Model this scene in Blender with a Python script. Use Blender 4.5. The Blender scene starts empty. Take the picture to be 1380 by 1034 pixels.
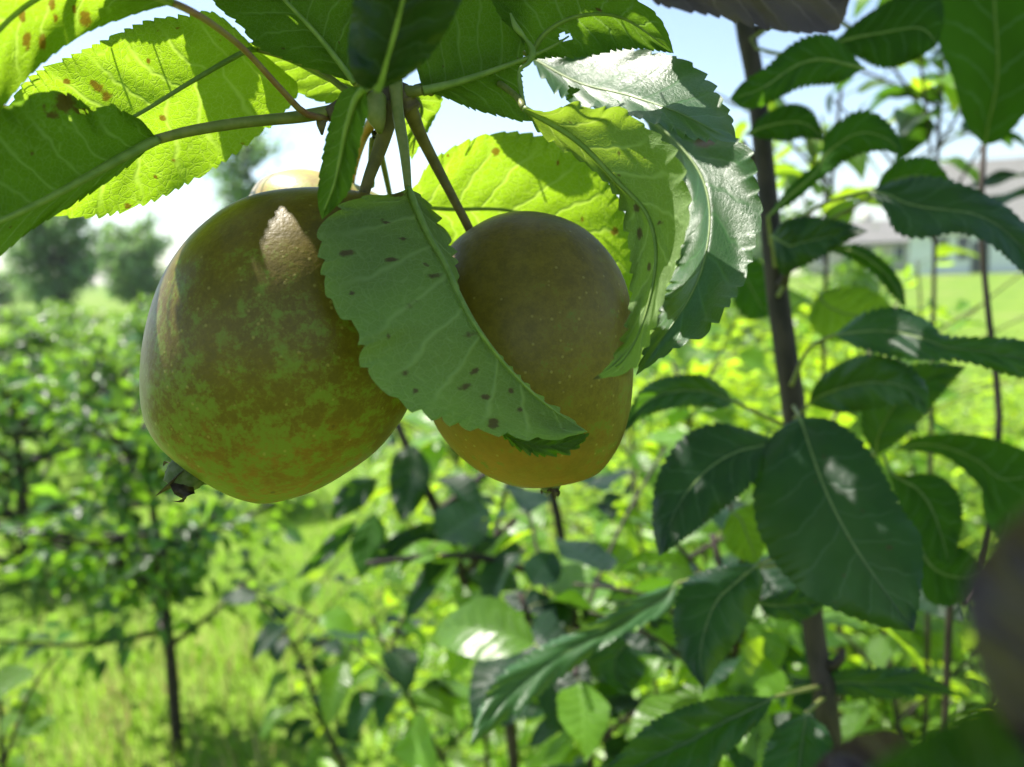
import bpy, math, random
import numpy as np
from mathutils import Matrix, Vector
rad = math.radians
S = bpy.context.scene
COL = S.collection

# ------------------------------------------------------------------ camera
F = 1100.0                      # focal length in photo pixels (1380 x 1034)
CAM = Vector((0, 0, 1.5))
PITCH, ROLL = rad(8.1), rad(-2.07)
RC = Matrix.Rotation(rad(90) - PITCH, 3, 'X') @ Matrix.Rotation(ROLL, 3, 'Z')
cam_d = bpy.data.cameras.new("camera")
cam = bpy.data.objects.new("camera", cam_d); COL.objects.link(cam)
cam.matrix_world = Matrix.Translation(CAM) @ RC.to_4x4()
cam_d.sensor_width = 36; cam_d.lens = 36 * F / 1380
cam_d.clip_start = 0.01; cam_d.clip_end = 2000
cam_d.dof.use_dof = True; cam_d.dof.focus_distance = 0.2; cam_d.dof.aperture_fstop = 12.0
S.camera = cam

# ------------------------------------------------------------------ light
SUN = Vector((-0.40, 0.27, 0.87)).normalized()
el = math.asin(SUN.z); az = math.atan2(SUN.x, SUN.y)
w = bpy.data.worlds.new("World"); S.world = w; w.use_nodes = True
nt = w.node_tree; nt.nodes.clear()
sky = nt.nodes.new('ShaderNodeTexSky'); sky.sky_type = 'NISHITA'; sky.sun_disc = False
sky.sun_elevation = el; sky.sun_rotation = az; sky.air_density = 1.0; sky.dust_density = 0.7; sky.ozone_density = 1.0
bg = nt.nodes.new('ShaderNodeBackground'); bg.inputs[1].default_value = 0.09
wo = nt.nodes.new('ShaderNodeOutputWorld')
nt.links.new(sky.outputs[0], bg.inputs[0]); nt.links.new(bg.outputs[0], wo.inputs[0])
sl = bpy.data.lights.new("sun", 'SUN'); sl.energy = 5.0; sl.angle = rad(0.5); sl.color = (1, 0.95, 0.86)
so = bpy.data.objects.new("sun", sl); COL.objects.link(so)
so.rotation_euler = SUN.to_track_quat('Z', 'Y').to_euler(); so.location = (0, 0, 30)
S.view_settings.view_transform = 'Standard'; S.view_settings.look = 'None'
S.view_settings.exposure = 1.42; S.view_settings.gamma = 1
S.render.engine = 'CYCLES'
S.cycles.max_bounces = 8; S.cycles.diffuse_bounces = 4; S.cycles.glossy_bounces = 2
S.cycles.transmission_bounces = 4; S.cycles.transparent_max_bounces = 4
S.cycles.use_denoising = True; S.cycles.sample_clamp_indirect = 8
S.cycles.caustics_reflective = False; S.cycles.caustics_refractive = False

# ------------------------------------------------------------------ helpers
RCn = np.array(RC); CAMn = np.array(CAM); SUNn = np.array(SUN)
def PN(a):
    """photo pixel + depth (n,3) -> world (n,3)"""
    a = np.asarray(a, float)
    c = np.stack([(a[:, 0] - 690) / F * a[:, 2], -(a[:, 1] - 517) / F * a[:, 2], -a[:, 2]], 1)
    return c @ RCn.T + CAMn
def P(x, y, d): return Vector(PN([(x, y, d)])[0])
def toPix(wp):
    c = (np.asarray(wp) - CAMn) @ RCn
    d = -c[:, 2]
    return np.stack([c[:, 0] / d * F + 690, -c[:, 1] / d * F + 517, d], 1)
def G(x, y, z=0.0):
    """ground point under a photo pixel"""
    v = PN([(x, y, 1)])[0] - CAMn
    return Vector(CAMn + v * ((z - CAMn[2]) / v[2]))

def gd(x, dist):     # ground point at a given depth under pixel column x
    v = PN([(x, 517, 1)])[0] - CAMn; v[2] = 0; v /= v[1]; return Vector((v[0] * dist, dist, 0))
def tag(o, label=None, cat=None, group=None, kind=None):
    if label: o['label'] = label
    if cat: o['category'] = cat
    if group: o['group'] = group
    if kind: o['kind'] = kind
    return o
def thing(name, loc, label, cat, group=None):
    o = bpy.data.objects.new(name, None); COL.objects.link(o); o.location = loc
    o.empty_display_size = 0.02
    o['_o'] = list(loc)
    return tag(o, label, cat, group)
def origin(o): return np.array(o['_o']) if o is not None and '_o' in o.keys() else np.zeros(3)
def mesh(name, V, Fc, mats, uv=None, smooth=True, attrs=None, mi=None):
    V = np.asarray(V, float)
    me = bpy.data.meshes.new(name)
    if isinstance(Fc, np.ndarray):
        n, k = Fc.shape
        me.vertices.add(len(V)); me.vertices.foreach_set('co', V.ravel())
        me.loops.add(n * k); me.loops.foreach_set('vertex_index', Fc.astype(np.int32).ravel())
        me.polygons.add(n); me.polygons.foreach_set('loop_start', np.arange(0, n * k, k, dtype=np.int32))
        me.update(calc_edges=True)
    else:
        me.from_pydata([tuple(v) for v in V], [], [tuple(int(i) for i in f) for f in Fc])
    for m in (mats if isinstance(mats, (list, tuple)) else [mats]): me.materials.append(m)
    if smooth: me.polygons.foreach_set('use_smooth', np.ones(len(me.polygons), bool))
    if mi is not None: me.polygons.foreach_set('material_index', np.asarray(mi, np.int32))
    if uv is not None:
        li = np.empty(len(me.loops), np.int32); me.loops.foreach_get('vertex_index', li)
        l = me.uv_layers.new(name='UVMap'); l.data.foreach_set('uv', np.asarray(uv, float)[li].ravel())
    if attrs:
        for k, a in attrs.items():
            at = me.attributes.new(k, 'FLOAT', 'POINT'); at.data.foreach_set('value', np.asarray(a, float))
    me.update()
    return me
def put(name, V, Fc, mats, parent=None, origin_at=None, **kw):
    """one mesh object; V in world coordinates"""
    o0 = origin(parent) if parent is not None else np.array(origin_at if origin_at is not None else (0, 0, 0), float)
    me = mesh(name, np.asarray(V, float) - o0, Fc, mats, **kw)
    o = bpy.data.objects.new(name, me); COL.objects.link(o)
    if parent is not None: o.parent = parent
    else: o.location = o0
    o['_o'] = list(o0)
    return o

def resample(pts, n, smooth=True):
    p = np.asarray(pts, float)
    if smooth and len(p) > 2:
        out = []
        for i in range(len(p) - 1):
            a = p[max(i - 1, 0)]; b = p[i]; c = p[i + 1]; d = p[min(i + 2, len(p) - 1)]
            for t in np.linspace(0, 1, 12, endpoint=False):
                out.append(0.5 * ((2 * b) + (-a + c) * t + (2 * a - 5 * b + 4 * c - d) * t * t + (-a + 3 * b - 3 * c + d) * t ** 3))
        out.append(p[-1]); p = np.array(out)
    s = np.concatenate([[0], np.cumsum(np.linalg.norm(np.diff(p[:, :2] if p.shape[1] > 2 and abs(p[:, 0]).max() > 30 else p, axis=0), axis=1))])
    q = np.linspace(0, s[-1], n) if np.isscalar(n) else np.asarray(n) * s[-1]
    return np.stack([np.interp(q, s, p[:, k]) for k in range(p.shape[1])], 1)

def tube_geo(pts, radii, seg=10, wob=0.0, seed=0):
    p = np.asarray(pts, float); n = len(p)
    r = np.interp(np.linspace(0, 1, n), np.linspace(0, 1, len(radii)), radii)
    rg = np.random.RandomState(seed)
    if wob: r = r * (1 + wob * np.interp(np.arange(n), np.arange(0, n + 3, 3), rg.uniform(-1, 1, len(np.arange(0, n + 3, 3)))))
    T = np.gradient(p, axis=0); T /= np.linalg.norm(T, axis=1)[:, None] + 1e-12
    up = np.array([0.31, 0.77, 0.55]); V = []
    for i in range(n):
        a = np.cross(T[i], up); a /= np.linalg.norm(a); b = np.cross(T[i], a)
        for k in range(seg):
            t = 2 * math.pi * k / seg
            V.append(p[i] + r[i] * (math.cos(t) * a + math.sin(t) * b))
    Fc = []
    for i in range(n - 1):
        for k in range(seg):
            k2 = (k + 1) % seg
            Fc.append((i * seg + k, i * seg + k2, (i + 1) * seg + k2, (i + 1) * seg + k))
    V.append(p[0]); V.append(p[-1]); c0 = len(V) - 2
    for k in range(seg):
        k2 = (k + 1) % seg
        Fc.append((c0, k2, k, k)[:3]); Fc.append((c0 + 1, (n - 1) * seg + k, (n - 1) * seg + k2))
    return V, Fc
def join(geos):
    V = []; Fc = []
    for v, f in geos:
        o = len(V); V += list(v); Fc += [tuple(i + o for i in q) for q in f]
    return V, Fc
def ptube(pix, rpx, n=24, seg=10, wob=0.05, seed=0):
    """tube from pixel+depth polyline, radii in metres"""
    return tube_geo(PN(resample(pix, n)), rpx, seg, wob, seed)

# ------------------------------------------------------------------ materials
class NT:
    def __init__(s, name):
        s.m = bpy.data.materials.new(name); s.m.use_nodes = True; s.t = s.m.node_tree; s.t.nodes.clear()
    def n(s, typ, **kw):
        x = s.t.nodes.new('ShaderNode' + typ)
        for k, v in kw.items():
            if k.startswith('i_'):
                key = k[2:]; key = int(key) if key.isdigit() else key.replace('_', ' ')
                s.set(x.inputs[key], v)
            else: setattr(x, k, v)
        return x
    def set(s, sock, v):
        if hasattr(v, 'is_linked') or isinstance(v, bpy.types.NodeSocket): s.t.links.new(v, sock)
        elif isinstance(v, tuple) and len(v) == 3 and sock.type == 'RGBA': sock.default_value = (*v, 1)
        else: sock.default_value = v
    def math(s, op, a, b=0.0, c=0.0):
        x = s.n('Math', operation=op); s.set(x.inputs[0], a); s.set(x.inputs[1], b); s.set(x.inputs[2], c); return x.outputs[0]
    def mix(s, f, a, b):
        x = s.n('Mix', data_type='RGBA'); s.set(x.inputs[0], f); s.set(x.inputs[6], a); s.set(x.inputs[7], b); return x.outputs[2]
    def ss(s, v, lo, hi, a=0.0, b=1.0):
        x = s.n('MapRange', interpolation_type='SMOOTHSTEP'); s.set(x.inputs[0], v)
        for i, q in ((1, lo), (2, hi), (3, a), (4, b)): s.set(x.inputs[i], q)
        return x.outputs[0]
    def noise(s, vec, scale, detail=3.0, rough=0.55):
        x = s.n('TexNoise'); s.set(x.inputs['Vector'], vec) if vec is not None else None
        x.inputs['Scale'].default_value = scale; x.inputs['Detail'].default_value = detail; x.inputs['Roughness'].default_value = rough
        return x.outputs[0]
    def out(s, sh): s.t.links.new(sh, s.n('OutputMaterial').inputs[0]); return s.m

def leaf_mat(name, top, under, trans, tf=0.45, bmp=None, rough=0.35, veins=True, nv=9, spots=0.35, hero=False, spec=0.5, vary=0.3, blem=(0.10, 0.045, 0.02)):
    t = NT(name)
    uv = t.n('UVMap').outputs[0]
    sep = t.n('SeparateXYZ'); t.set(sep.inputs[0], uv)
    u, v = sep.outputs[0], sep.outputs[1]
    geo = t.n('NewGeometry'); oi = t.n('ObjectInfo')
    rnd = t.math('FRACT', t.math('ADD', oi.outputs['Random'], geo.outputs['Random Per Island']))
    vs = t.math('MULTIPLY_ADD', v, 2.0, -1.0)
    av = t.math('ABSOLUTE', vs)
    mask = 0.0; bumpv = None
    comb = t.n('CombineXYZ'); t.set(comb.inputs[0], t.math('MULTIPLY', u, 1.7)); t.set(comb.inputs[1], v); t.set(comb.inputs[2], t.math('MULTIPLY', rnd, 31.0))
    cv = comb.outputs[0]
    if veins:
        nz = t.noise(cv, 5.0, 2.0)
        sgn = t.math('MULTIPLY', t.math('SIGN', vs), 0.22)
        ph = t.math('MULTIPLY', t.math('MULTIPLY_ADD', av, -0.24, u), float(nv))
        ph = t.math('ADD', ph, t.math('MULTIPLY', t.math('MULTIPLY', av, av), 0.9))
        ph = t.math('ADD', t.math('ADD', ph, sgn), t.math('MULTIPLY_ADD', nz, 0.6, -0.3))
        dd = t.math('ABSOLUTE', t.math('SUBTRACT', t.math('FRACT', ph), 0.5))
        side = t.ss(dd, 0.01, 0.11 if hero else 0.075, 1.0, 0.0); quilt = t.ss(dd, 0.0, 0.5)
        side = t.math('MULTIPLY', side, t.ss(av, 0.55, 0.98, 1.0, 0.15))
        mid = t.ss(av, 0.01, 0.045, 1.0, 0.0)
        vein = t.math('MAXIMUM', side, mid)
        if hero:
            vo = t.n('TexVoronoi', feature='DISTANCE_TO_EDGE'); t.set(vo.inputs['Vector'], cv); vo.inputs['Scale'].default_value = 26
            ret = t.ss(vo.outputs[0], 0.0, 0.09, 1.0, 0.0)
            vo2 = t.n('TexVoronoi', feature='DISTANCE_TO_EDGE'); t.set(vo2.inputs['Vector'], cv); vo2.inputs['Scale'].default_value = 70
            ret2 = t.ss(vo2.outputs[0], 0.0, 0.12, 1.0, 0.0)
            fine = t.math('MAXIMUM', t.math('MULTIPLY', ret, 0.65), t.math('MULTIPLY', ret2, 0.4))
            vein2 = t.math('MAXIMUM', vein, fine)
        else: vein2 = vein
    big = t.noise(cv, 2.6, 3.0)
    val = t.math('ADD', t.math('MULTIPLY_ADD', rnd, vary * 2, 1 - vary), t.math('MULTIPLY_ADD', big, 0.5, -0.25))
    def tone(c):
        x = t.n('Mix', data_type='RGBA', blend_type='MULTIPLY'); x.inputs[0].default_value = 1
        cc = t.n('CombineColor'); [t.set(cc.inputs[i], val) for i in range(3)]
        t.set(x.inputs[6], c); t.set(x.inputs[7], cc.outputs[0]); return x.outputs[2]
    topc, undc, trc = tone(top), tone(under), tone(trans)
    if veins:
        topc = t.mix(t.math('MULTIPLY', vein2, 0.35), topc, tuple(min(1, c * 2.6 + .02) for c in top))
        undc = t.mix(t.math('MULTIPLY', vein2, 0.5), undc, tuple(min(1, c * 1.7 + .03) for c in under))
        trc = t.mix(t.math('MULTIPLY', vein2, 0.45), trc, (min(1, trans[0] * 1.5 + .05), min(1, trans[1] * 1.25), trans[2] + 0.12))
    base = t.mix(geo.outputs['Backfacing'], topc, undc)
    # blemishes: brown rust spots
    vsn = t.n('TexVoronoi', feature='F1'); t.set(vsn.inputs['Vector'], cv); vsn.inputs['Scale'].default_value = 9
    sn = t.noise(cv, 30.0, 2.0)
    sd = t.math('ADD', vsn.outputs[0], t.math('MULTIPLY_ADD', sn, 0.3, -0.15))
    cut = t.n('SeparateColor'); t.set(cut.inputs[0], vsn.outputs['Color'])
    sp = t.math('MULTIPLY', t.ss(sd, 0.06, 0.13, 1.0, 0.0), t.math('LESS_THAN', cut.outputs[0], spots))
    at = t.n('Attribute', attribute_name='spot')
    an = t.math('ADD', at.outputs['Fac'], t.math('MULTIPLY_ADD', sn, 0.9, -0.5))
    sp = t.math('MAXIMUM', t.math('MULTIPLY', sp, 0.65), t.math('MULTIPLY', t.ss(an, 0.25, 0.7), 0.8))
    base = t.mix(sp, base, blem)
    trc = t.mix(sp, trc, tuple(c * 0.7 for c in blem))
    b = t.n('BsdfPrincipled'); t.set(b.inputs['Base Color'], base)
    rr = t.math('ADD', t.math('MULTIPLY', geo.outputs['Backfacing'], 0.3), t.math('MULTIPLY_ADD', big, 0.2, rough - 0.1))
    t.set(b.inputs['Roughness'], rr)
    t.set(b.inputs['Specular IOR Level'], t.math('MULTIPLY_ADD', geo.outputs['Backfacing'], -0.8 * spec, spec))
    tb = t.n('BsdfTranslucent'); t.set(tb.inputs[0], trc)
    if veins:
        bp = t.n('Bump'); bp.inputs['Strength'].default_value = bmp or (0.55 if hero else 0.35); bp.inputs['Distance'].default_value = 0.0009
        h = t.math('MULTIPLY_ADD', t.noise(cv, 12.0, 3.0), 1.2, t.math('MULTIPLY', vein2, -0.5)); h = t.math('ADD', h, t.math('MULTIPLY', quilt, 1.3))
        t.set(bp.inputs['Height'], h)
        t.set(b.inputs['Normal'], bp.outputs[0]); t.set(tb.inputs['Normal'], bp.outputs[0])
    mx = t.n('MixShader'); mx.inputs[0].default_value = tf
    t.set(mx.inputs[1], b.outputs[0]); t.set(mx.inputs[2], tb.outputs[0])
    return t.out(mx.outputs[0])

def plain(name, c1, c2, scale=60, rough=0.7, bump=0.3, dist=0.002, stretch=(1, 1, 1), spec=0.3, detail=4):
    t = NT(name); tc = t.n('TexCoord').outputs['Object']
    mp = t.n('Mapping'); t.set(mp.inputs[0], tc); mp.inputs['Scale'].default_value = stretch
    nz = t.noise(mp.outputs[0], scale, detail)
    b = t.n('BsdfPrincipled'); t.set(b.inputs['Base Color'], t.mix(t.ss(nz, 0.35, 0.65), c1, c2))
    b.inputs['Roughness'].default_value = rough; b.inputs['Specular IOR Level'].default_value = spec
    bp = t.n('Bump'); bp.inputs['Strength'].default_value = bump; bp.inputs['Distance'].default_value = dist
    t.set(bp.inputs['Height'], nz); t.set(b.inputs['Normal'], bp.outputs[0])
    return t.out(b.outputs[0])

M = {}
M['leaf'] = leaf_mat('leaf_green', (0.018, 0.048, 0.016), (0.048, 0.095, 0.016), (0.16, 0.32, 0.006), tf=0.5, rough=0.4, hero=True, spots=0.16, vary=0.06)  # darker copy for shaded leaves, shade put into the colours
M['leaf_lit'] = leaf_mat('leaf_sunlit', (0.04, 0.09, 0.012), (0.09, 0.17, 0.018), (0.30, 0.50, 0.010), tf=0.55, rough=0.35, hero=True, spots=0.14, vary=0.05, blem=(0.2, 0.06, 0.01))  # brighter copy for sunlit leaves, light put into the colours
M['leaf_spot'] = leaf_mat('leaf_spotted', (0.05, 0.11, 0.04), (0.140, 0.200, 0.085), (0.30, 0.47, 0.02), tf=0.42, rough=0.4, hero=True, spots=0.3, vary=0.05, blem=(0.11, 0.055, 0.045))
M['leaf_gloss'] = leaf_mat('leaf_glossy', (0.016, 0.055, 0.012), (0.10, 0.18, 0.07), (0.2, 0.4, 0.03), tf=0.2, bmp=0.2, rough=0.42, hero=True, spots=0.1, vary=0.05, spec=0.42)
M['leaf_red'] = leaf_mat('leaf_reddish', (0.05, 0.032, 0.04), (0.11, 0.085, 0.09), (0.06, 0.04, 0.035), tf=0.2, rough=0.5, spots=0.3, vary=0.1)
M['leaf_mid'] = leaf_mat('leaf_blue_green', (0.008, 0.024, 0.013), (0.022, 0.058, 0.012), (0.09, 0.23, 0.008), tf=0.35, rough=0.45, hero=False, spots=0.22, vary=0.25, nv=8, spec=0.25)  # shade and the sky's blue cast are put into these colours
M['leaf_far'] = leaf_mat('leaf_orchard', (0.045, 0.10, 0.03), (0.09, 0.17, 0.05), (0.25, 0.47, 0.03), tf=0.45, rough=0.35, veins=False, spots=0.0, vary=0.4, spec=0.6)
M['leaf_dark'] = leaf_mat('leaf_orchard_dark', (0.03, 0.075, 0.025), (0.06, 0.12, 0.03), (0.22, 0.44, 0.02), tf=0.45, rough=0.4, veins=False, spots=0.0, vary=0.5, spec=0.35)
M['leaf_weed'] = leaf_mat('leaf_weed', (0.12, 0.22, 0.02), (0.16, 0.26, 0.03), (0.44, 0.66, 0.02), tf=0.5, rough=0.4, veins=False, spots=0.0, vary=0.55)
M['leaf_tree'] = leaf_mat('leaf_distant', (0.11, 0.21, 0.08), (0.14, 0.24, 0.10), (0.27, 0.48, 0.10), tf=0.4, rough=0.5, veins=False, spots=0.0, vary=0.35)  # paled so that distance haze sits in the leaf colour
M['leaf_lime'] = leaf_mat('leaf_sunny', (0.07, 0.15, 0.02), (0.12, 0.22, 0.03), (0.42, 0.66, 0.02), tf=0.5, rough=0.35, hero=False, spots=0.05, vary=0.3, nv=8)  # sunlit lime brightness put into the colour of the lit saplings
M['petiole'] = plain('petiole_green', (0.13, 0.16, 0.035), (0.19, 0.20, 0.06), 300, 0.5, 0.2, 0.0003)
M['petiole_red'] = plain('petiole_red', (0.20, 0.10, 0.06), (0.24, 0.17, 0.08), 200, 0.5, 0.2, 0.0003)
M['midrib'] = plain('midrib_pale', (0.12, 0.19, 0.04), (0.17, 0.24, 0.06), 300, 0.5, 0.2, 0.0003)
M['stalk'] = plain('fruit_stalk', (0.10, 0.085, 0.03), (0.16, 0.13, 0.04), 250, 0.6, 0.5, 0.0005)
M['stalk_orange'] = plain('fruit_stalk_orange', (0.45, 0.22, 0.03), (0.5, 0.32, 0.08), 250, 0.5, 0.3, 0.0004)
M['bark'] = plain('twig_bark', (0.07, 0.05, 0.03), (0.13, 0.10, 0.06), 220, 0.7, 0.8, 0.0008)
M['trunk'] = plain('young_trunk_bark', (0.018, 0.014, 0.011), (0.05, 0.036, 0.028), 90, 0.65, 0.6, 0.001, (1, 1, .35))
M['sepal'] = plain('dry_sepal', (0.03, 0.02, 0.012), (0.09, 0.07, 0.035), 400, 0.7, 0.6, 0.0004)
M['neck'] = plain('calyx_neck', (0.07, 0.10, 0.03), (0.12, 0.14, 0.07), 500, 0.85, 0.5, 0.0004)

def pear_mat(name, brown, green, g0, gdir, rim_dir, rim_grey=0.7, orange=(0.24, 0.11, 0.012), o0=0.0, odir=(0, 0, -1)):
    """russet skin; green ground colour shows through in blotches toward the calyx end"""
    t = NT(name); tc = t.n('TexCoord').outputs['Object']
    dt = t.n('VectorMath', operation='DOT_PRODUCT'); t.set(dt.inputs[0], tc); dt.inputs[1].default_value = gdir
    n1 = t.noise(tc, 75, 6, 0.68); n2 = t.noise(tc, 260, 5, 0.8); n3 = t.noise(tc, 22, 2)
    g = t.math('ADD', t.math('MULTIPLY', dt.outputs['Value'], 15.0), g0)
    g = t.math('ADD', g, t.math('MULTIPLY_ADD', n1, 2.4, -1.2)); g = t.math('ADD', g, t.math('MULTIPLY_ADD', n2, 5.0, -2.5))
    g = t.math('ADD', g, t.math('MULTIPLY_ADD', n3, 0.8, -0.4))
    gm = t.ss(g, -0.35, 0.5)
    od = t.n('VectorMath', operation='DOT_PRODUCT'); t.set(od.inputs[0], tc); od.inputs[1].default_value = odir
    om = t.ss(t.math('ADD', t.math('MULTIPLY', od.outputs['Value'], 30.0), t.math('MULTIPLY_ADD', n1, 1.6, o0 - 0.8)), 0.0, 1.0)
    bc = t.mix(t.ss(n2, .3, .7), tuple(x * .85 for x in brown), tuple(x * 1.35 for x in brown))
    bc = t.mix(om, bc, orange)
    c = t.mix(t.math('MULTIPLY', gm, 0.9), bc, green)
    vo = t.n('TexVoronoi', feature='F1'); t.set(vo.inputs['Vector'], tc); vo.inputs['Scale'].default_value = 430
    cs = t.n('SeparateColor'); t.set(cs.inputs[0], vo.outputs['Color'])
    dot = t.math('MULTIPLY', t.ss(vo.outputs[0], 0.10, 0.22, 1.0, 0.0), t.math('LESS_THAN', cs.outputs[0], t.math('MULTIPLY', t.ss(n3, .4, .65), 0.75)))
    c = t.mix(t.math('MULTIPLY', dot, 0.5), c, (0.30, 0.24, 0.06))
    vo3 = t.n('TexVoronoi', feature='F1'); t.set(vo3.inputs['Vector'], tc); vo3.inputs['Scale'].default_value = 150
    cs3 = t.n('SeparateColor'); t.set(cs3.inputs[0], vo3.outputs['Color'])
    dk = t.math('MULTIPLY', t.ss(vo3.outputs[0], 0.06, 0.12, 1.0, 0.0), t.math('LESS_THAN', cs3.outputs[1], 0.12))
    c = t.mix(t.math('MULTIPLY', dk, 0.7), c, (0.04, 0.025, 0.01))
    # greyed rim on one flank: waxy skin with sky reflection painted in
    db = t.n('VectorMath', operation='DOT_PRODUCT'); t.set(db.inputs[0], t.n('NewGeometry').outputs['Normal']); db.inputs[1].default_value = rim_dir
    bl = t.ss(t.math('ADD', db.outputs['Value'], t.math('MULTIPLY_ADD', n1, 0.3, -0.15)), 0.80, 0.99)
    c = t.mix(t.math('MULTIPLY', bl, rim_grey), c, (0.34, 0.28, 0.26))
    b = t.n('BsdfPrincipled'); t.set(b.inputs['Base Color'], c)
    b.inputs['Roughness'].default_value = 0.42; b.inputs['Specular IOR Level'].default_value = 0.3
    b.inputs['Subsurface Weight'].default_value = 0.05; b.inputs['Subsurface Radius'].default_value = (0.004, 0.003, 0.001)
    b.inputs['Subsurface Scale'].default_value = 1.0
    bp = t.n('Bump'); bp.inputs['Strength'].default_value = 0.25; bp.inputs['Distance'].default_value = 0.0004
    hh = t.math('ADD', t.noise(tc, 900, 2), t.math('MULTIPLY', dot, 0.5)); hh = t.math('ADD', hh, t.math('MULTIPLY', n2, 0.8))
    t.set(bp.inputs['Height'], hh); t.set(b.inputs['Normal'], bp.outputs[0])
    return t.out(b.outputs[0])

# ------------------------------------------------------------------ leaves traced at their own depth
FORE = {}      # name -> (world verts, pixel verts) of the near things, for the canopy above them
def leaf(parent, L, R, d, Mid=None, eL=0.0, eR=0.0, side='under', mat='leaf', nt_=24, tooth=4.0, bul=0.004, wav=0.002, seed=0,
         holes=(), spots=(), pet=None, pr=0.0009, prib=0.0008, key=None, nu=None, nv=28, petmat='petiole', label=None, rib=True):
    """L, R, Mid: pixel polylines base->tip (x, y[, depth]); d: depth at base..tip; eL/eR: extra depth of the two margins"""
    rg = np.random.RandomState(seed + 7)
    ds = d if isinstance(d, (list, tuple)) else (d, d)
    def full(pts, e):
        n = len(pts); dd = np.interp(np.linspace(0, 1, n), np.linspace(0, 1, len(ds)), ds)
        return [(p[0], p[1], p[2]) if len(p) > 2 else (p[0], p[1], dd[i] + e * math.sin(math.pi * min(1, (i / (n - 1)) * 0.8 + 0.1))) for i, p in enumerate(pts)]
    nu = nu or nt_ * 10
    # more samples near base & tip
    Lc, Rc = resample(full(L, eL), nu), resample(full(R, eR), nu)
    Mc = resample(full(Mid, 0), nu) if Mid else None
    if Mc is None:
        Mc = (Lc + Rc) / 2; Mc[:, 2] = np.interp(np.linspace(0, 1, nu), np.linspace(0, 1, len(ds)), ds)
    u = np.linspace(0, 1, nu); v = np.sin(np.linspace(-1, 1, nv + 1) * math.pi / 2) * 0.5 + np.linspace(-1, 1, nv + 1) * 0.5
    phs = rg.uniform(0, 6.28, 4)
    env = np.clip(np.sin(math.pi * np.clip(u, 0, 1)) * 2.2, 0, 1)
    jit = np.interp(u * nt_, np.arange(nt_ + 1), rg.uniform(0.3, 1.3, nt_ + 1)); wrp = np.interp(u * nt_ * .7, np.arange(nt_ + 1), rg.uniform(-.45, .45, nt_ + 1))
    fr = (u * nt_ + wrp) % 1.0
    saw = np.where(fr < .8, np.clip(fr / .8, 0, 1) ** .6, (1 - fr) / .2)
    GX = np.zeros((nu, nv + 1, 3))
    for j, vv in enumerate(v):
        E = Lc if vv < 0 else Rc
        a = abs(vv)
        dirE = E - Mc; ln = np.linalg.norm(dirE[:, :2], axis=1)[:, None] + 1e-6
        o = dirE / ln; o[:, 2] = 0
        q = Mc + dirE * a
        q += o * ((saw - 0.5) * tooth * jit * env)[:, None] * (a ** 6)
        tg = np.gradient(E, axis=0); tg[:, 2] = 0; tg /= np.linalg.norm(tg, axis=1)[:, None] + 1e-6
        q += tg * (saw * tooth * .35 * jit * env)[:, None] * (a ** 6)
        q[:, 2] += bul * a * (1 - a) * 4 * np.minimum(1, ln[:, 0] / 40) * 0.5
        q[:, 2] += wav * a * a * np.sin(u * 14 + phs[0 if vv < 0 else 1]) * env + 0.35 * wav * np.sin(u * 31 - a * 7 + phs[2]) * a * env
        GX[:, j] = q
    pix = GX.reshape(-1, 3); wv = PN(pix)
    idx = np.arange(nu * (nv + 1)).reshape(nu, nv + 1)
    Q = np.stack([idx[:-1, :-1], idx[1:, :-1], idx[1:, 1:], idx[:-1, 1:]], -1).reshape(-1, 4)
    # facing: sum of signed pixel areas decides which side the camera sees
    p4 = pix[Q][:, :, :2]; ar = 0.5 * ((p4[:, 0, 0] - p4[:, 2, 0]) * (p4[:, 1, 1] - p4[:, 3, 1]) - (p4[:, 1, 0] - p4[:, 3, 0]) * (p4[:, 0, 1] - p4[:, 2, 1])).sum()
    front = ar < 0          # pixel y is down
    if front != (side == 'top'): Q = Q[:, ::-1]
    for hx, hy, ha, hb in holes:
        c = pix[Q].mean(1); Q = Q[((c[:, 0] - hx) / ha) ** 2 + ((c[:, 1] - hy) / hb) ** 2 > 1]
    sp = np.zeros(len(pix))
    for sx, sy, sa, sb in spots:
        sp = np.maximum(sp, 1.2 - np.sqrt(((pix[:, 0] - sx) / sa) ** 2 + ((pix[:, 1] - sy) / sb) ** 2) * 0.7)
    U, Vv = np.meshgrid(u, v, indexing='ij')
    uv = np.stack([U.ravel(), (Vv.ravel() + 1) / 2], 1)
    o = put('leaf', wv, Q, M[mat], parent, uv=uv, attrs={'spot': np.clip(sp, 0, 1.2)})
    if label: o['label'] = label
    if key: FORE[key] = (wv[::7], pix[::7])
    if rib:
        mc = Mc.copy(); mw = PN(mc)
        k = int(nu * 0.93); r = np.linspace(prib, prib * 0.2, 6)
        # ride on the visible lower face so that it stands proud of the blade
        V_, F_ = tube_geo(mw[:k:2] - (mw[:k:2] - CAMn) / np.linalg.norm(mw[:k:2] - CAMn, axis=1)[:, None] * (prib * (0.5 if side == 'under' else -0.35)), r, 8)
        put('midrib', V_, F_, M['midrib'], o)
    if pet:
        pts = [(p[0], p[1], p[2] if len(p) > 2 else ds[0]) for p in pet] + [(Mc[0, 0], Mc[0, 1], Mc[0, 2])]
        V_, F_ = ptube(pts, [pr * 1.25, pr, prib], 20, 8, 0.04, seed)
        put('petiole', V_, F_, M[petmat], o)
    return o

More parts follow.
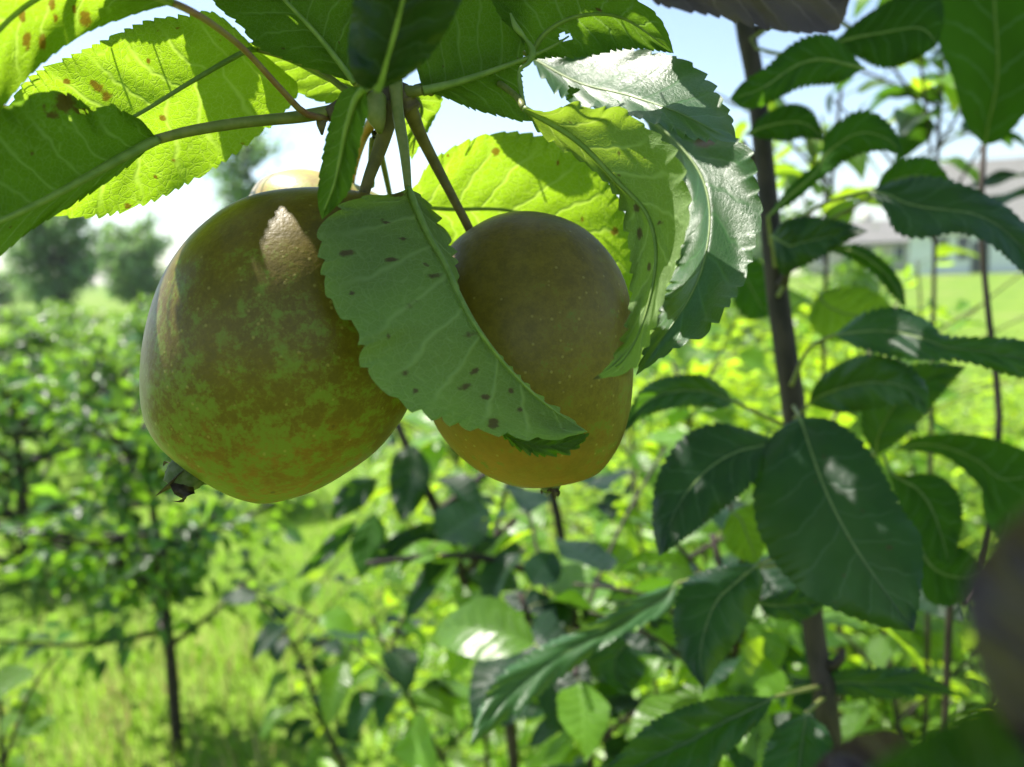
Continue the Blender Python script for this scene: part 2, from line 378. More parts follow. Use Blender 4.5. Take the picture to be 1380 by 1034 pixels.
def leaf_template(name, mat, length=0.07, width=0.04, fold=0.25, curl=0.35, seed=0, nu=34, nv=10, pet=0.025, teeth=14):
    rg = np.random.RandomState(seed)
    u = np.linspace(0, 1, nu); v = np.linspace(-1, 1, nv + 1)
    wd = width / 2 * np.sin(math.pi * u ** 0.8) ** 0.85 * (1.05 - 0.25 * u); wd = np.maximum(wd, 0.0003)
    th = curl * u * 1.3; s = length / nu
    y = np.cumsum(np.cos(th)) * s; z = -np.cumsum(np.sin(th)) * s
    GX = np.zeros((nu, nv + 1, 3))
    ph = rg.uniform(0, 6.28, 3); saw = 1 - (u * teeth) % 1
    for j, a in enumerate(v):
        e = abs(a) ** 4
        ww = wd * (1 + e * 0.12 * (saw - .5))
        GX[:, j, 0] = a * ww * math.cos(fold)
        GX[:, j, 1] = y
        GX[:, j, 2] = z + abs(a) * ww * math.sin(fold) + length * 0.03 * a * a * np.sin(u * 11 + ph[0] + (a > 0)) + a * length * .04 * np.sin(u * 3 + ph[1])
    V = GX.reshape(-1, 3); V[:, 1] += pet * 0.9; idx = np.arange(nu * (nv + 1)).reshape(nu, nv + 1)
    Q = np.stack([idx[:-1, :-1], idx[:-1, 1:], idx[1:, 1:], idx[1:, :-1]], -1).reshape(-1, 4)
    U, Vv = np.meshgrid(u, v, indexing='ij'); uv = np.stack([U.ravel(), (Vv.ravel() + 1) / 2], 1)
    pv, pf = tube_geo(np.array([[0, 0, -0.004], [0, pet * .5, 0.001], [0, pet * .95, 0]]), [0.0009, 0.0007, 0.0006], 6)
    n0 = len(V); V = np.vstack([V, np.array(pv)]); uv = np.vstack([uv, np.tile([[0.5, 0.5]], (len(pv), 1))])
    Fc = [tuple(q) for q in Q] + [tuple(i + n0 for i in f) for f in pf]
    return mesh(name, V, Fc, [M[mat], M['petiole']], uv=uv, mi=[0] * len(Q) + [1] * len(pf))

TM = {}
for nm, mt in (('mid', 'leaf_mid'), ('lit', 'leaf_lit'), ('top', 'leaf'), ('lime', 'leaf_lime')):
    TM[nm] = [leaf_template('leaf', mt, 0.062 + 0.02 * (k % 3) / 2, 0.036 + 0.010 * ((k * 2) % 3) / 2, 0.1 + 0.13 * (k % 4), 0.2 + 0.25 * ((k * 3) % 4), seed=k) for k in range(7)]

TM['flat'] = [leaf_template('leaf', 'leaf', 0.062 + 0.02 * (k % 3) / 2, 0.040 + 0.010 * ((k * 2) % 3) / 2, 0.08, 0.15, seed=20 + k) for k in range(5)]
def place_leaf(parent, me, at_, direction, nrm, scale=1.0, label=None):
    """child leaf with shared mesh: base at at_, blade along direction, upper side toward nrm"""
    y = Vector(direction).normalized(); z = Vector(nrm); z = (z - y * z.dot(y)).normalized(); x = y.cross(z)
    o = bpy.data.objects.new('leaf', me); COL.objects.link(o); o.parent = parent
    mt = Matrix((x, y, z)).transposed().to_4x4()
    o.matrix_basis = Matrix.Translation(Vector(at_) - Vector(parent['_o'])) @ mt @ Matrix.Scale(scale, 4)
    if label: o['label'] = label
    return o

# ------------------------------------------------------------------ pears
def pear(name, Lp, Rp, dc, mat, label, stalk, stalk_r, smat, flat=1.0, key=None, stalk_label=None):
    n = 72; seg = 72
    s = (1 - np.cos(np.linspace(0, math.pi, n))) / 2
    L, R = resample([(*p, dc) for p in Lp], s), resample([(*p, dc) for p in Rp], s)
    # the outline lies in the plane through the fruit's middle square to the line of sight
    mid_ = PN([((L[n // 2, 0] + R[n // 2, 0]) / 2, (L[n // 2, 1] + R[n // 2, 1]) / 2, dc)])[0]; fwd = mid_ - CAMn; fwd /= np.linalg.norm(fwd)
    def onplane(a):
        v = PN(a) - CAMn; return CAMn + v * (((mid_ - CAMn) @ fwd) / (v @ fwd))[:, None] * .985
    wl, wr = onplane(L), onplane(R)
    cw = (wl + wr) / 2; cdir = wr - wl
    rg = np.random.RandomState(len(Lp)); k1, k2 = rg.uniform(0, 6, 2)
    root = thing(name, cw[n // 2], label, 'pear', 'pears hanging in the cluster')
    V = []
    for i in range(n):
        h = cdir[i] / 2; r = np.linalg.norm(h)
        for k in range(seg):
            a = 2 * math.pi * k / seg
            lump = 1 + (0.02 * math.sin(2 * a + k1 + i * .05) + 0.014 * math.sin(3 * a + k2 + i * .09)) * abs(math.sin(a))
            V.append(cw[i] + math.cos(a) * h - math.sin(a) * fwd * r * flat * lump)
    Fc = [(i * seg + k, i * seg + (k + 1) % seg, (i + 1) * seg + (k + 1) % seg, (i + 1) * seg + k) for i in range(n - 1) for k in range(seg)]
    body = put('fruit_body', V, Fc, mat, root)
    if key:
        V = np.array(V); g3 = V.reshape(n, seg, 3); nn = np.cross(np.gradient(g3, axis=0), np.roll(g3, -1, 1) - np.roll(g3, 1, 1)).reshape(-1, 3); nn /= np.linalg.norm(nn, axis=1)[:, None] + 1e-12
        nn *= np.sign((nn * (V - cw.repeat(seg, 0))).sum(1))[:, None]
        px = toPix(V); keep = (nn @ (CAMn - cw[n // 2]) > 0) & (nn @ SUNn > -0.05)
        FORE[key] = (V[keep], px[keep])
    v_, f_ = ptube(stalk, stalk_r, 24, 12, 0.05, 3)
    st = put('stalk', v_, f_, M[smat], root)
    return root, cw

def calyx(root, base, d, neck, neckr, sepals):
    """neck: pixel polyline; sepals: list of (polyline, radius)"""
    g = ptube(neck, neckr, 14, 14, 0.08, 5)
    c = put('calyx', *g, M['neck'], root)
    for k, (pl, r0) in enumerate(sepals):
        w_ = PN(resample(pl, 14)); n = len(w_)
        T = np.gradient(w_, axis=0); T /= np.linalg.norm(T, axis=1)[:, None]
        b = np.cross(T, SUNn + 0.3 * k); b /= np.linalg.norm(b, axis=1)[:, None]; nn = np.cross(T, b)
        V = []; u = np.linspace(0, 1, n); wd = r0 * (1 - u ** 1.5) + 0.00008
        for i in range(n):
            for a, q in ((-1, .25), (0, 0), (1, .25), (0, .38)): V.append(w_[i] + b[i] * a * wd[i] + nn[i] * q * wd[i])
        Fc = [(i * 4 + j, i * 4 + (j + 1) % 4, i * 4 + 4 + (j + 1) % 4, i * 4 + 4 + j) for i in range(n - 1) for j in range(4)]
        put('sepal', V, Fc, M['sepal'], c)
    return c

def plen(d): return d / F
fw = RC @ Vector((0, 0, -1)); cr = RC @ Vector((1, 0, 0)); cu = RC @ Vector((0, 1, 0))
def cvec(x, y, z): return tuple(cr * x + cu * y - fw * z)     # right, up, toward camera
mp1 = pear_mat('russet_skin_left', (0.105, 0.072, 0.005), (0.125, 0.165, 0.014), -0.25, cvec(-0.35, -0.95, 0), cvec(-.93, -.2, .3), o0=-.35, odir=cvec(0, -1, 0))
mp2 = pear_mat('russet_skin_right', (0.115, 0.082, 0.007), (0.10, 0.13, 0.010), -0.75, cvec(0.75, -0.66, 0), cvec(-.7, .6, .3), rim_grey=.2, o0=-.2, odir=cvec(-.35, -.95, 0))
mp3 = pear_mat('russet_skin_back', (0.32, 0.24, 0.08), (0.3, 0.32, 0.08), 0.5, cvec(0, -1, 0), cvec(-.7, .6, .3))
p1, c1 = pear('pear', [(478, 264), (440, 257), (400, 256), (345, 264), (300, 284), (255, 322), (222, 370), (203, 420), (192, 475), (190, 530), (195, 562), (206, 586), (222, 604), (240, 618), (256, 638)],
    [(478, 264), (510, 268), (540, 290), (562, 330), (574, 390), (574, 450), (565, 505), (545, 555), (512, 600), (470, 633), (420, 661), (365, 676), (335, 673), (308, 663), (288, 652), (272, 645), (256, 638)],
    0.212, mp1, 'large russet pear with green blotches, left of the spotted leaf, sun patch on its shoulder',
    [(486, 278, .212), (497, 240, .211), (512, 200, .21), (523, 165, .209), (527, 140, .209)], [0.0013, 0.0016, 0.0019, 0.0025], 'stalk', 0.97, 'pear1')
calyx(p1, None, .2, [(276, 618, .205), (258, 632, .202), (245, 645, .200), (236, 657, .199)], [0.0062, 0.0056, 0.0044, 0.0032], [
    ([(236, 624, .2), (234, 640, .197), (227, 653, .196), (209, 669, .197)], 0.0034),
    ([(246, 650, .197), (249, 664, .195), (244, 674, .194), (231, 675, .194)], 0.0028),
    ([(240, 645, .203), (238, 655, .202), (240, 662, .202)], 0.0012),
    ([(232, 625, .208), (224, 622, .209), (220, 628, .210)], 0.0008),
    ([(236, 650, .208), (234, 658, .209), (236, 668, .209)], 0.0009)])
p2, c2 = pear('pear', [(642, 316), (620, 322), (600, 345), (588, 390), (578, 450), (572, 510), (582, 560), (605, 598), (640, 630), (680, 650), (715, 656), (742, 655)],
    [(642, 316), (665, 294), (710, 286), (760, 296), (800, 320), (832, 360), (848, 405), (853, 470), (850, 540), (838, 590), (815, 628), (795, 642), (770, 647), (742, 655)],
    0.232, mp2, 'brown russet pear at the right of the cluster, behind the long spotted leaf',
    [(640, 326, .232), (628, 300, .231), (608, 262, .228), (585, 218, .224), (565, 178, .218), (553, 148, .213), (548, 130, .211)], [0.0012, 0.0013, 0.0015, 0.0024], 'stalk', 0.95, 'pear2')
calyx(p2, None, .23, [(741, 650, .231), (742, 656, .2305), (743, 661, .230)], [0.004, 0.0028, 0.0024], [
    ([(740, 655, .229), (738, 662, .228), (736, 668, .228)], 0.0012), ([(745, 656, .229), (747, 664, .228), (747, 674, .228)], 0.0014),
    ([(748, 656, .23), (752, 662, .23), (752, 670, .23)], 0.0011), ([(736, 656, .231), (731, 660, .231), (730, 666, .231)], 0.0009)])
p3, c3 = pear('pear', [(470, 255), (430, 233), (388, 230), (346, 248), (325, 300), (315, 360), (330, 430), (370, 480), (440, 500)],
    [(470, 262), (500, 262), (530, 278), (552, 320), (560, 380), (545, 440), (510, 485), (440, 500)],
    0.285, mp3, 'pale sunlit pear hidden behind the left pear, only its bright top showing',
    [(476, 270, .284), (474, 245, .27), (483, 205, .245), (492, 180, .225), (505, 160, .215)], [0.0011, 0.0011, 0.0016], 'stalk_orange', 0.97, 'pear3')

# ------------------------------------------------------------------ the pear branch with its leaves
hub = P(520, 140, .212)
BR = thing('pear_branch', hub, 'leafy pear spur hanging from the top of the picture and carrying the three pears', 'branch')
gs = [ptube([(522, 172, .212), (520, 150, .211), (515, 125, .212), (512, 80, .213), (520, 20, .213), (535, -60, .216), (560, -200, .22)], [0.0028, 0.0042, 0.0034, 0.0036, 0.004], 40, 14, .18, 1),
      ptube([(555, 150, .2125), (540, 130, .212), (520, 125, .212)], [0.0030, 0.0036, 0.0030], 12, 12, .15, 2),
      ptube([(440, 155, .208), (470, 140, .210), (500, 132, .212)], [0.0017, 0.0022, 0.0028], 14, 12, .15, 4)]
put('twig', *join(gs), M['bark'], BR)
put('bud', *ptube([(508, 132, .205), (506, 150, .203), (510, 168, .203), (512, 180, .204)], [0.0024, 0.0028, 0.0022, 0.0006], 14, 12, .05, 6), M['petiole'], BR)
put('bud', *ptube([(436, 150, .208), (433, 165, .207), (434, 182, .207)], [0.0012, 0.0013, 0.0003], 10, 8, .05, 6), M['bark'], BR)

leaf(BR, [(235, 5), (180, 20), (110, 48), (55, 88), (20, 125), (-40, 200), (-90, 270)], [(235, 5), (200, -70), (120, -120), (20, -120), (-60, -60), (-110, 60), (-90, 270)], (.165, .145),
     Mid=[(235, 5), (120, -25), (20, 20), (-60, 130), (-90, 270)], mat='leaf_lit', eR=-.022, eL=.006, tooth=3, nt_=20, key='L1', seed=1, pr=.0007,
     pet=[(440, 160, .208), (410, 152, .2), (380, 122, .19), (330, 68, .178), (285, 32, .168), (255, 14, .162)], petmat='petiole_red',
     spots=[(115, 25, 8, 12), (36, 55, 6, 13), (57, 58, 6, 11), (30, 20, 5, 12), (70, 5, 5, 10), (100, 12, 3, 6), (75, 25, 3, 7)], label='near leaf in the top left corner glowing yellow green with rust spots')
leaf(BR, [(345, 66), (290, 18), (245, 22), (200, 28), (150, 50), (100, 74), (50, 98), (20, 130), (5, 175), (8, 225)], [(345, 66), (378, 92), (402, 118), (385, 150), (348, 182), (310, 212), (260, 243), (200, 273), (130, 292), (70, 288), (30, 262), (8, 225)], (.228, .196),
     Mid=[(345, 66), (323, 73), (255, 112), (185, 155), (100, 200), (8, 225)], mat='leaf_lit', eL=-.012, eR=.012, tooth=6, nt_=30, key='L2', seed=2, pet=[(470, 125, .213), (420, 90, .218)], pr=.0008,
     spots=[(135, 120, 9, 6), (144, 130, 7, 6), (125, 112, 5, 4), (90, 110, 6, 4), (178, 131, 3, 3), (235, 218, 3, 3), (209, 237, 2.5, 3), (172, 277, 5, 4), (220, 160, 4, 5), (200, 82, 3, 3)],
     label='broad serrated leaf backlit bright yellow green, crossed by a red leaf stalk')
leaf(BR, [(212, 188), (190, 162), (165, 150), (150, 141), (125, 146), (95, 128), (55, 124), (20, 140), (-30, 150), (-80, 200), (-120, 330)], [(212, 188), (190, 210), (150, 242), (100, 275), (40, 312), (0, 345), (-50, 370), (-120, 380), (-120, 330)], (.186, .155),
     Mid=[(212, 188), (160, 215), (110, 243), (50, 275), (-20, 305), (-120, 330)], mat='leaf', eL=-.004, eR=.006, tooth=5, nt_=22, key='L3', seed=3, pr=.0013, prib=.0012,
     pet=[(447, 150, .209), (400, 158, .203), (330, 165, .196), (260, 176, .19)],
     holes=[(75, 157, 4, 2.5), (95, 158, 3, 2), (113, 151, 7, 2.2), (125, 147, 5, 2)], spots=[(87, 138, 15, 14), (70, 155, 9, 4), (110, 150, 14, 4), (60, 145, 3, 5), (5, 140, 6, 6)],
     label='dark shaded leaf at the left edge with a brown chewed patch and thick stalk')
leaf(BR, [(478, 112), (430, 96), (380, 78), (345, 62), (325, 35), (290, 5), (270, -40), (290, -110)], [(478, 112), (486, 70), (490, 30), (480, -30), (420, -90), (290, -110)], (.2, .19),
     Mid=[(478, 112), (430, 50), (370, -15), (290, -110)], mat='leaf', eL=.004, eR=.004, tooth=5, nt_=20, key='L4', seed=4, pet=[(505, 130, .207)],
     label='dark shaded leaf above the hub with strong side veins')
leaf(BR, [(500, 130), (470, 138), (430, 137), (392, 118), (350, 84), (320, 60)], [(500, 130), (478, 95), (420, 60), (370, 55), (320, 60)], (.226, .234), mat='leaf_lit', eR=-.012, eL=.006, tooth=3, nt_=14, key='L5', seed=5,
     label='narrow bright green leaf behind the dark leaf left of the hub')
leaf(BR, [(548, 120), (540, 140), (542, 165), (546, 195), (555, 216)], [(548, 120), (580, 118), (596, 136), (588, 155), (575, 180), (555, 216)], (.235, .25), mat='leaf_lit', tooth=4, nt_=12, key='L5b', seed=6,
     label='short lit leaf tip hanging behind the fruit stalks')
leaf(BR, [(508, 122), (480, 112), (469, 70), (474, 20), (490, -60), (560, -160)], [(508, 122), (545, 106), (580, 75), (608, 30), (630, -30), (620, -100), (560, -160)], (.138, .12),
     Mid=[(508, 122), (530, 50), (550, -40), (560, -160)], side='top', mat='leaf_mid', eL=.006, eR=.008, tooth=2, nt_=16, key='L6', seed=7, bul=-.004,
     label='blurred blue green leaf nearest the lens at the top centre')
leaf(BR, [(492, 118), (462, 122), (446, 160), (434, 215), (428, 268), (434, 296)], [(492, 118), (496, 150), (486, 190), (480, 225), (468, 262), (434, 296)], (.155, .168), side='under', mat='leaf', eL=.012, eR=-.004, tooth=3, nt_=14, key='L7', seed=8, pet=[(512, 110, .16)],
     label='folded dark leaf hanging in front of the hub over the left pear')
leaf(BR, [(570, 122), (600, 132), (640, 148), (680, 158), (712, 163), (760, 140), (790, 100), (780, 40)], [(570, 122), (560, 70), (580, 0), (640, -30), (700, -40), (760, -20), (780, 40)], (.208, .214),
     Mid=[(570, 122), (620, 110), (690, 86), (740, 65), (780, 40)], mat='leaf', eL=.002, eR=.006, tooth=5, nt_=24, key='L8', seed=9, prib=.0012, pet=[(545, 125, .211)], pr=.0016,
     holes=[(745, 5, 55, 62), (735, 100, 32, 75), (790, 60, 60, 60)], label='dark leaf right of the hub with a thick pale midrib')
leaf(BR, [(712, 82), (700, 50), (672, 20), (662, -20), (700, -50), (780, -40), (850, -5), (885, 20), (900, 45), (908, 72)], [(712, 82), (740, 78), (790, 76), (830, 68), (865, 66), (908, 72)], (.218, .208),
     Mid=[(712, 82), (735, 45), (780, 22), (840, 25), (908, 72)], mat='leaf', eL=-.010, tooth=5, nt_=20, key='L9', seed=10, spots=[(807, 14, 4, 4)], holes=[(762, 50, 9, 5)], pet=[(640, 105, .225), (570, 125, .214)],  # small hole stands in for a lit spot on the blade
     label='grey green leaf at the top with a lit strip along its toothed edge')
leaf(BR, [(716, 78), (760, 70), (810, 66), (855, 66), (895, 73), (928, 84), (952, 104), (970, 130), (986, 160), (992, 192)], [(716, 78), (735, 110), (775, 140), (830, 152), (880, 165), (930, 186), (992, 192)], (.25, .188),
     Mid=[(716, 78), (780, 112), (850, 130), (920, 155), (992, 192)], side='top', mat='leaf_gloss', eL=.004, eR=-.006, tooth=9, nt_=17, key='L10', seed=11, prib=.0005, wav=.002, pet=[(580, 125, .216), (640, 60, .235), (690, 62, .245)],
     label='glossy leaf with rounded teeth glaring white in the sun')
leaf(BR, [(862, 150), (905, 168), (945, 184), (985, 185), (1012, 205), (1020, 250), (1027, 290), (1018, 325), (1005, 372), (982, 410), (952, 448), (910, 470), (857, 506)], [(862, 150), (885, 190), (912, 230), (925, 280), (915, 340), (895, 400), (872, 460), (857, 506)], (.275, .24, .214),
     Mid=[(862, 150), (915, 195), (950, 250), (955, 320), (930, 400), (857, 506)], side='top', mat='leaf_gloss', eL=-.008, eR=.008, tooth=10, nt_=22, key='L11', seed=12, prib=.0005, wav=.0025, spots=[(950, 192, 14, 7), (915, 245, 3, 3)], pet=[(600, 80, .225), (700, 70, .25), (790, 112, .262)],
     label='long glossy leaf hanging right of the right pear, white glare and dark stalk shadows')
leaf(BR, [(706, 146), (740, 150), (775, 138), (800, 148), (832, 144), (862, 165), (890, 185), (912, 208), (926, 250), (929, 295), (915, 345), (900, 385), (885, 430), (866, 475), (845, 502), (798, 512)], [(706, 146), (728, 180), (765, 205), (800, 230), (830, 262), (842, 300), (850, 350), (850, 400), (842, 450), (822, 490), (798, 512)], (.19, .184, .175, .172),
     Mid=[(706, 146), (775, 188), (832, 245), (872, 290), (884, 350), (868, 430), (840, 485), (798, 512)], mat='leaf_spot', eL=-.011, eR=.004, tooth=9, nt_=20, key='L12', seed=13, wav=.003,
     spots=[(801, 511, 9, 7), (890, 300, 4, 3), (875, 360, 3, 6), (835, 205, 3, 4), (858, 280, 5, 6), (862, 315, 4, 8)], pet=[(560, 120, .214), (640, 100, .222), (690, 125, .205)], label='curled leaf in front at the right, sunlit yellow above and grey green below')
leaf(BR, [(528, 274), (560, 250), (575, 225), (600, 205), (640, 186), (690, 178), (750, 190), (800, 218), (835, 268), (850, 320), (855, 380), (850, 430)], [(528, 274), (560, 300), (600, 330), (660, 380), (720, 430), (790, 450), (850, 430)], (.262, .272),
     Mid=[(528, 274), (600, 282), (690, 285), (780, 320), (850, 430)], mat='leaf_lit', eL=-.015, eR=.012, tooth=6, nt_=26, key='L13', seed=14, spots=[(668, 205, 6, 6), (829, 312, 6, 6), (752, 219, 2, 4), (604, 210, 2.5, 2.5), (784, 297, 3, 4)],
     pet=[(500, 250, .24), (505, 180, .22)], label='wide sunlit yellow green leaf behind the right pear')
leaf(BR, [(550, 254), (528, 262), (495, 264), (462, 276), (436, 302), (430, 322), (434, 350), (438, 385), (447, 408), (468, 432), (488, 452), (486, 482), (500, 508), (520, 528), (550, 548), (585, 563), (620, 574), (660, 583), (705, 590), (750, 592), (792, 582)],
     [(550, 254), (570, 266), (592, 296), (610, 335), (617, 372), (622, 405), (648, 446), (682, 490), (725, 533), (765, 562), (792, 582)], (.196, .177, .186),
     Mid=[(550, 254), (574, 310), (600, 356), (616, 392), (642, 440), (678, 488), (722, 533), (764, 565), (792, 582)], mat='leaf_spot', eL=-.009, eR=.010, tooth=13, nt_=19, key='L14', seed=15, wav=.002, prib=.0009, pr=.0014,
     spots=[(545, 322, 7.1, 2.7), (555, 410, 6.9, 6.1), (640, 450, 9.5, 4.6), (468, 341, 8.9, 4.6), (528, 350, 9.7, 3.0), (475, 395, 4.5, 3.1), (520, 300, 4.3, 1.8), (690, 525, 4.5, 4.9), (640, 500, 6.2, 3.8), (600, 505, 3.8, 1.5), (665, 571, 7.6, 7.5), (625, 522, 8.0, 4.7), (655, 535, 8.8, 3.5), (585, 372, 8.7, 4.2), (548, 502, 5.0, 4.3), (700, 553, 6.1, 2.6), (560, 527, 4.9, 5.5), (535, 262, 11.6, 3.7)],
     pet=[(533, 108, .207), (536, 150, .204), (545, 205, .199)], label='long pale spotted leaf hanging across both pears on a straight green stalk')
leaf(BR, [(672, 580), (690, 600), (715, 612), (745, 614), (775, 606), (795, 584)], [(672, 580), (720, 588), (795, 584)], (.188, .187), side='top', mat='leaf', tooth=8, nt_=11, seed=16, rib=False,
     label='dark folded-under edge of the long spotted leaf')
# chewed leaf remnant with a wisp of web beside the right-hand leaves
put('leaf_skeleton', *ptube([(706, 148, .2), (702, 120, .2), (700, 95, .2), (712, 85, .2), (718, 68, .2), (706, 50, .2), (695, 36, .2), (688, 18, .2)], [0.0006, 0.0004, 0.0009, 0.0005, 0.0009, 0.0004, 0.0007, 0.0003], 46, 8, .5, 8), M['midrib'], BR)

# ------------------------------------------------------------------ close blurred twigs at the frame's edges
T1_ = thing('leafy_twig', P(1010, -30, .15), 'blurred purple grey leaf poking down from the top edge right of centre', 'twig', 'reddish shoots close to the lens')
leaf(T1_, [(868, -30), (880, 2), (920, 14), (965, 22), (1010, 34), (1060, 43), (1100, 45), (1130, 38), (1146, -5), (1150, -60)], [(868, -30), (950, -90), (1060, -110), (1150, -60)], (.15, .14), mat='leaf_red', tooth=5, nt_=18, seed=20, key='T1')
put('stem', *ptube([(868, -30, .15), (840, -60, .16), (800, -120, .19)], [.001, .0014], 10), M['petiole_red'], T1_)
T2_ = thing('leafy_twig', P(1420, 1100, .06), 'large dark purple out of focus leaves in the bottom right corner', 'twig', 'reddish shoots close to the lens')
leaf(T2_, [(1440, 1080), (1370, 1000), (1325, 930), (1305, 860), (1300, 790), (1330, 735), (1375, 690), (1440, 640)], [(1440, 1080), (1500, 950), (1510, 780), (1440, 640)], (.058, .054), mat='leaf_red', side='top', tooth=2, nt_=12, seed=21, key='T2a', bul=.002, eL=-.002)
leaf(T2_, [(1440, 1100), (1400, 980), (1340, 950), (1270, 975), (1215, 1005), (1170, 1040), (1130, 1100)], [(1440, 1100), (1350, 1200), (1250, 1220), (1130, 1100)], (.062, .06), mat='leaf_mid', side='top', tooth=2, nt_=12, seed=22, key='T2b', label='dark green blurred leaf below the purple one')
leaf(T2_, [(1330, 1100), (1230, 1000), (1180, 985), (1120, 1010), (1060, 1080)], [(1330, 1100), (1250, 1150), (1060, 1080)], (.10, .10), mat='leaf_red', side='top', tooth=3, nt_=14, seed=23, key='T2c')
put('stem', *ptube([(1440, 1090, .06), (1450, 1200, .065), (1400, 1400, .08)], [.0015, .002], 10), M['petiole_red'], T2_)

# ------------------------------------------------------------------ young tree on the right
tr_pix = [(985, -120, .50), (1003, 30, .50), (1018, 110, .50), (1033, 250, .50), (1046, 380, .50), (1058, 470, .50), (1070, 560, .50), (1083, 740, .50), (1102, 890, .50), (1120, 1030, .50)]
tw = PN(tr_pix); foot = tw[-1] + np.array([0.1, 0.02, -tw[-1][2]]); foot[2] = 0
YT = thing('young_pear_tree', Vector(foot), 'young tree with a slim dark trunk and broad blue green leaves right of the pears', 'tree')
tp = np.vstack([tw, tw[-1] * .5 + foot * .5 + np.array([.01, 0, 0]), foot])
put('trunk', *tube_geo(resample(tp, 90), [0.0055, 0.0062, 0.0072, .0085, .0085, .009, .010, .011, .011], 16, .1, 3), M['trunk'], YT)
nb = []; rgb_ = np.random.RandomState(8)
for k in range(16):
    i = 4 + k * 4; q0 = resample(tp, 90)[i]; a = k * 2.4; dv = np.array([math.cos(a), math.sin(a), .55])
    nb.append(tube_geo(np.array([q0 + dv * .004, q0 + dv * .0095, q0 + dv * .0125 + (0, 0, .003), q0 + dv * .014 + (0, 0, .008)]), [.0042, .0034, .0026, .0006], 9, .1, k))
put('bud', *join(nb), M['trunk'], YT)['kind'] = 'stuff'
R_ = []
def rl(L, R, d, Mid=None, **k):
    k.setdefault('mat', 'leaf_mid'); k.setdefault('side', 'top'); k.setdefault('nt_', 26); k.setdefault('tooth', 5.5); k.setdefault('pr', .0011); k.setdefault('prib', .0009); k.setdefault('nv', 16); k.setdefault('nu', 156)
    k.setdefault('wav', .0035); k.setdefault('bul', -.006)
    return leaf(YT, L, R, d, Mid, seed=100 + len(R_), key='R%d' % len(R_), **k), R_.append(1)
rl([(1078, 562), (1040, 588), (1018, 640), (1018, 700), (1040, 752), (1075, 792), (1110, 815), (1150, 832), (1190, 845), (1232, 852)], [(1078, 562), (1120, 566), (1158, 592), (1192, 640), (1218, 690), (1240, 722), (1243, 775), (1232, 852)], (.42, .32), Mid=[(1078, 562), (1110, 655), (1148, 730), (1195, 800), (1232, 852)], eL=.016, eR=.012, pet=[(1070, 548, .485)],
   spots=[(1202, 737, 5, 4)], label='largest blue green leaf, hanging point down in front of the trunk')
rl([(1052, 596), (1010, 580), (965, 571), (920, 590), (887, 640), (879, 700), (888, 750)], [(1052, 596), (1035, 625), (1000, 665), (950, 705), (910, 735), (888, 750)], (.43, .36), eL=.012, eR=-.01, pet=[(1070, 575, .485)])
rl([(1022, 760), (980, 760), (925, 782), (908, 825), (915, 880), (948, 928)], [(1022, 760), (1028, 790), (1008, 840), (972, 892), (948, 928)], (.42, .36), eL=.008, eR=.01, pet=[(1080, 745, .485), (1050, 750, .46)])
rl([(988, 540), (955, 508), (900, 508), (862, 528), (830, 592)], [(988, 540), (975, 550), (920, 548), (870, 562), (830, 592)], (.46, .40), pet=[(1065, 575, .485), (1030, 562, .475)])
rl([(1090, 545), (1098, 520), (1125, 494), (1170, 478), (1220, 490), (1250, 525), (1248, 560)], [(1090, 545), (1130, 556), (1175, 552), (1215, 545), (1248, 560)], (.48, .40), pet=[(1070, 565, .487)])
rl([(1124, 452), (1165, 422), (1210, 415), (1250, 432), (1275, 452), (1330, 455), (1380, 460), (1440, 500)], [(1124, 452), (1160, 470), (1220, 484), (1300, 488), (1380, 510), (1440, 500)], (.46, .36), pet=[(1066, 520, .488), (1090, 470, .475)], eL=.012, eR=-.004)
rl([(1168, 258), (1200, 246), (1245, 238), (1290, 246), (1332, 264), (1368, 288), (1400, 330), (1410, 400)], [(1168, 258), (1190, 280), (1207, 312), (1240, 321), (1290, 314), (1332, 328), (1370, 360), (1410, 400)], (.44, .34), pet=[(1045, 330, .49), (1100, 280, .465)], eL=.012, eR=-.006, label='wide blue green leaf lying level across the grey roof')
rl([(1180, 262), (1190, 235), (1215, 216), (1250, 212), (1272, 230), (1290, 262)], [(1180, 262), (1230, 262), (1290, 262)], (.46, .43), side='under', pet=[(1060, 330, .5)])
rl([(1035, 292), (1065, 250), (1105, 215), (1112, 182), (1150, 152), (1178, 152), (1205, 175), (1218, 212)], [(1035, 292), (1070, 272), (1110, 238), (1150, 212), (1190, 203), (1218, 212)], (.48, .42), side='under', pet=[(1040, 330, .49)])
rl([(1040, 318), (1060, 296), (1100, 292), (1140, 300), (1170, 312)], [(1040, 318), (1052, 368), (1075, 362), (1110, 345), (1140, 326), (1170, 312)], (.48, .44), pet=[(1045, 360, .49)])
rl([(1108, 335), (1155, 330), (1192, 352), (1215, 382), (1221, 416)], [(1108, 335), (1150, 350), (1180, 372), (1200, 395), (1221, 416)], (.5, .46), side='under', pet=[(1048, 400, .49), (1075, 350, .49)])
rl([(1165, 92), (1120, 48), (1075, 55), (1030, 92), (1000, 112), (984, 132)], [(1165, 92), (1130, 112), (1080, 118), (1030, 142), (1000, 146), (984, 132)], (.42, .40), side='under', pet=[(1180, 60, .45), (1100, 20, .49), (1010, 60, .49)])
rl([(1005, 182), (1030, 155), (1065, 140), (1095, 150), (1112, 190)], [(1005, 182), (1050, 190), (1085, 186), (1112, 190)], (.48, .45), side='under')
rl([(1120, 60), (1160, 25), (1220, -10), (1262, -10), (1272, 25), (1262, 62)], [(1120, 60), (1150, 75), (1190, 92), (1230, 82), (1262, 62)], (.46, .42), side='under', pet=[(1020, 100, .5)])
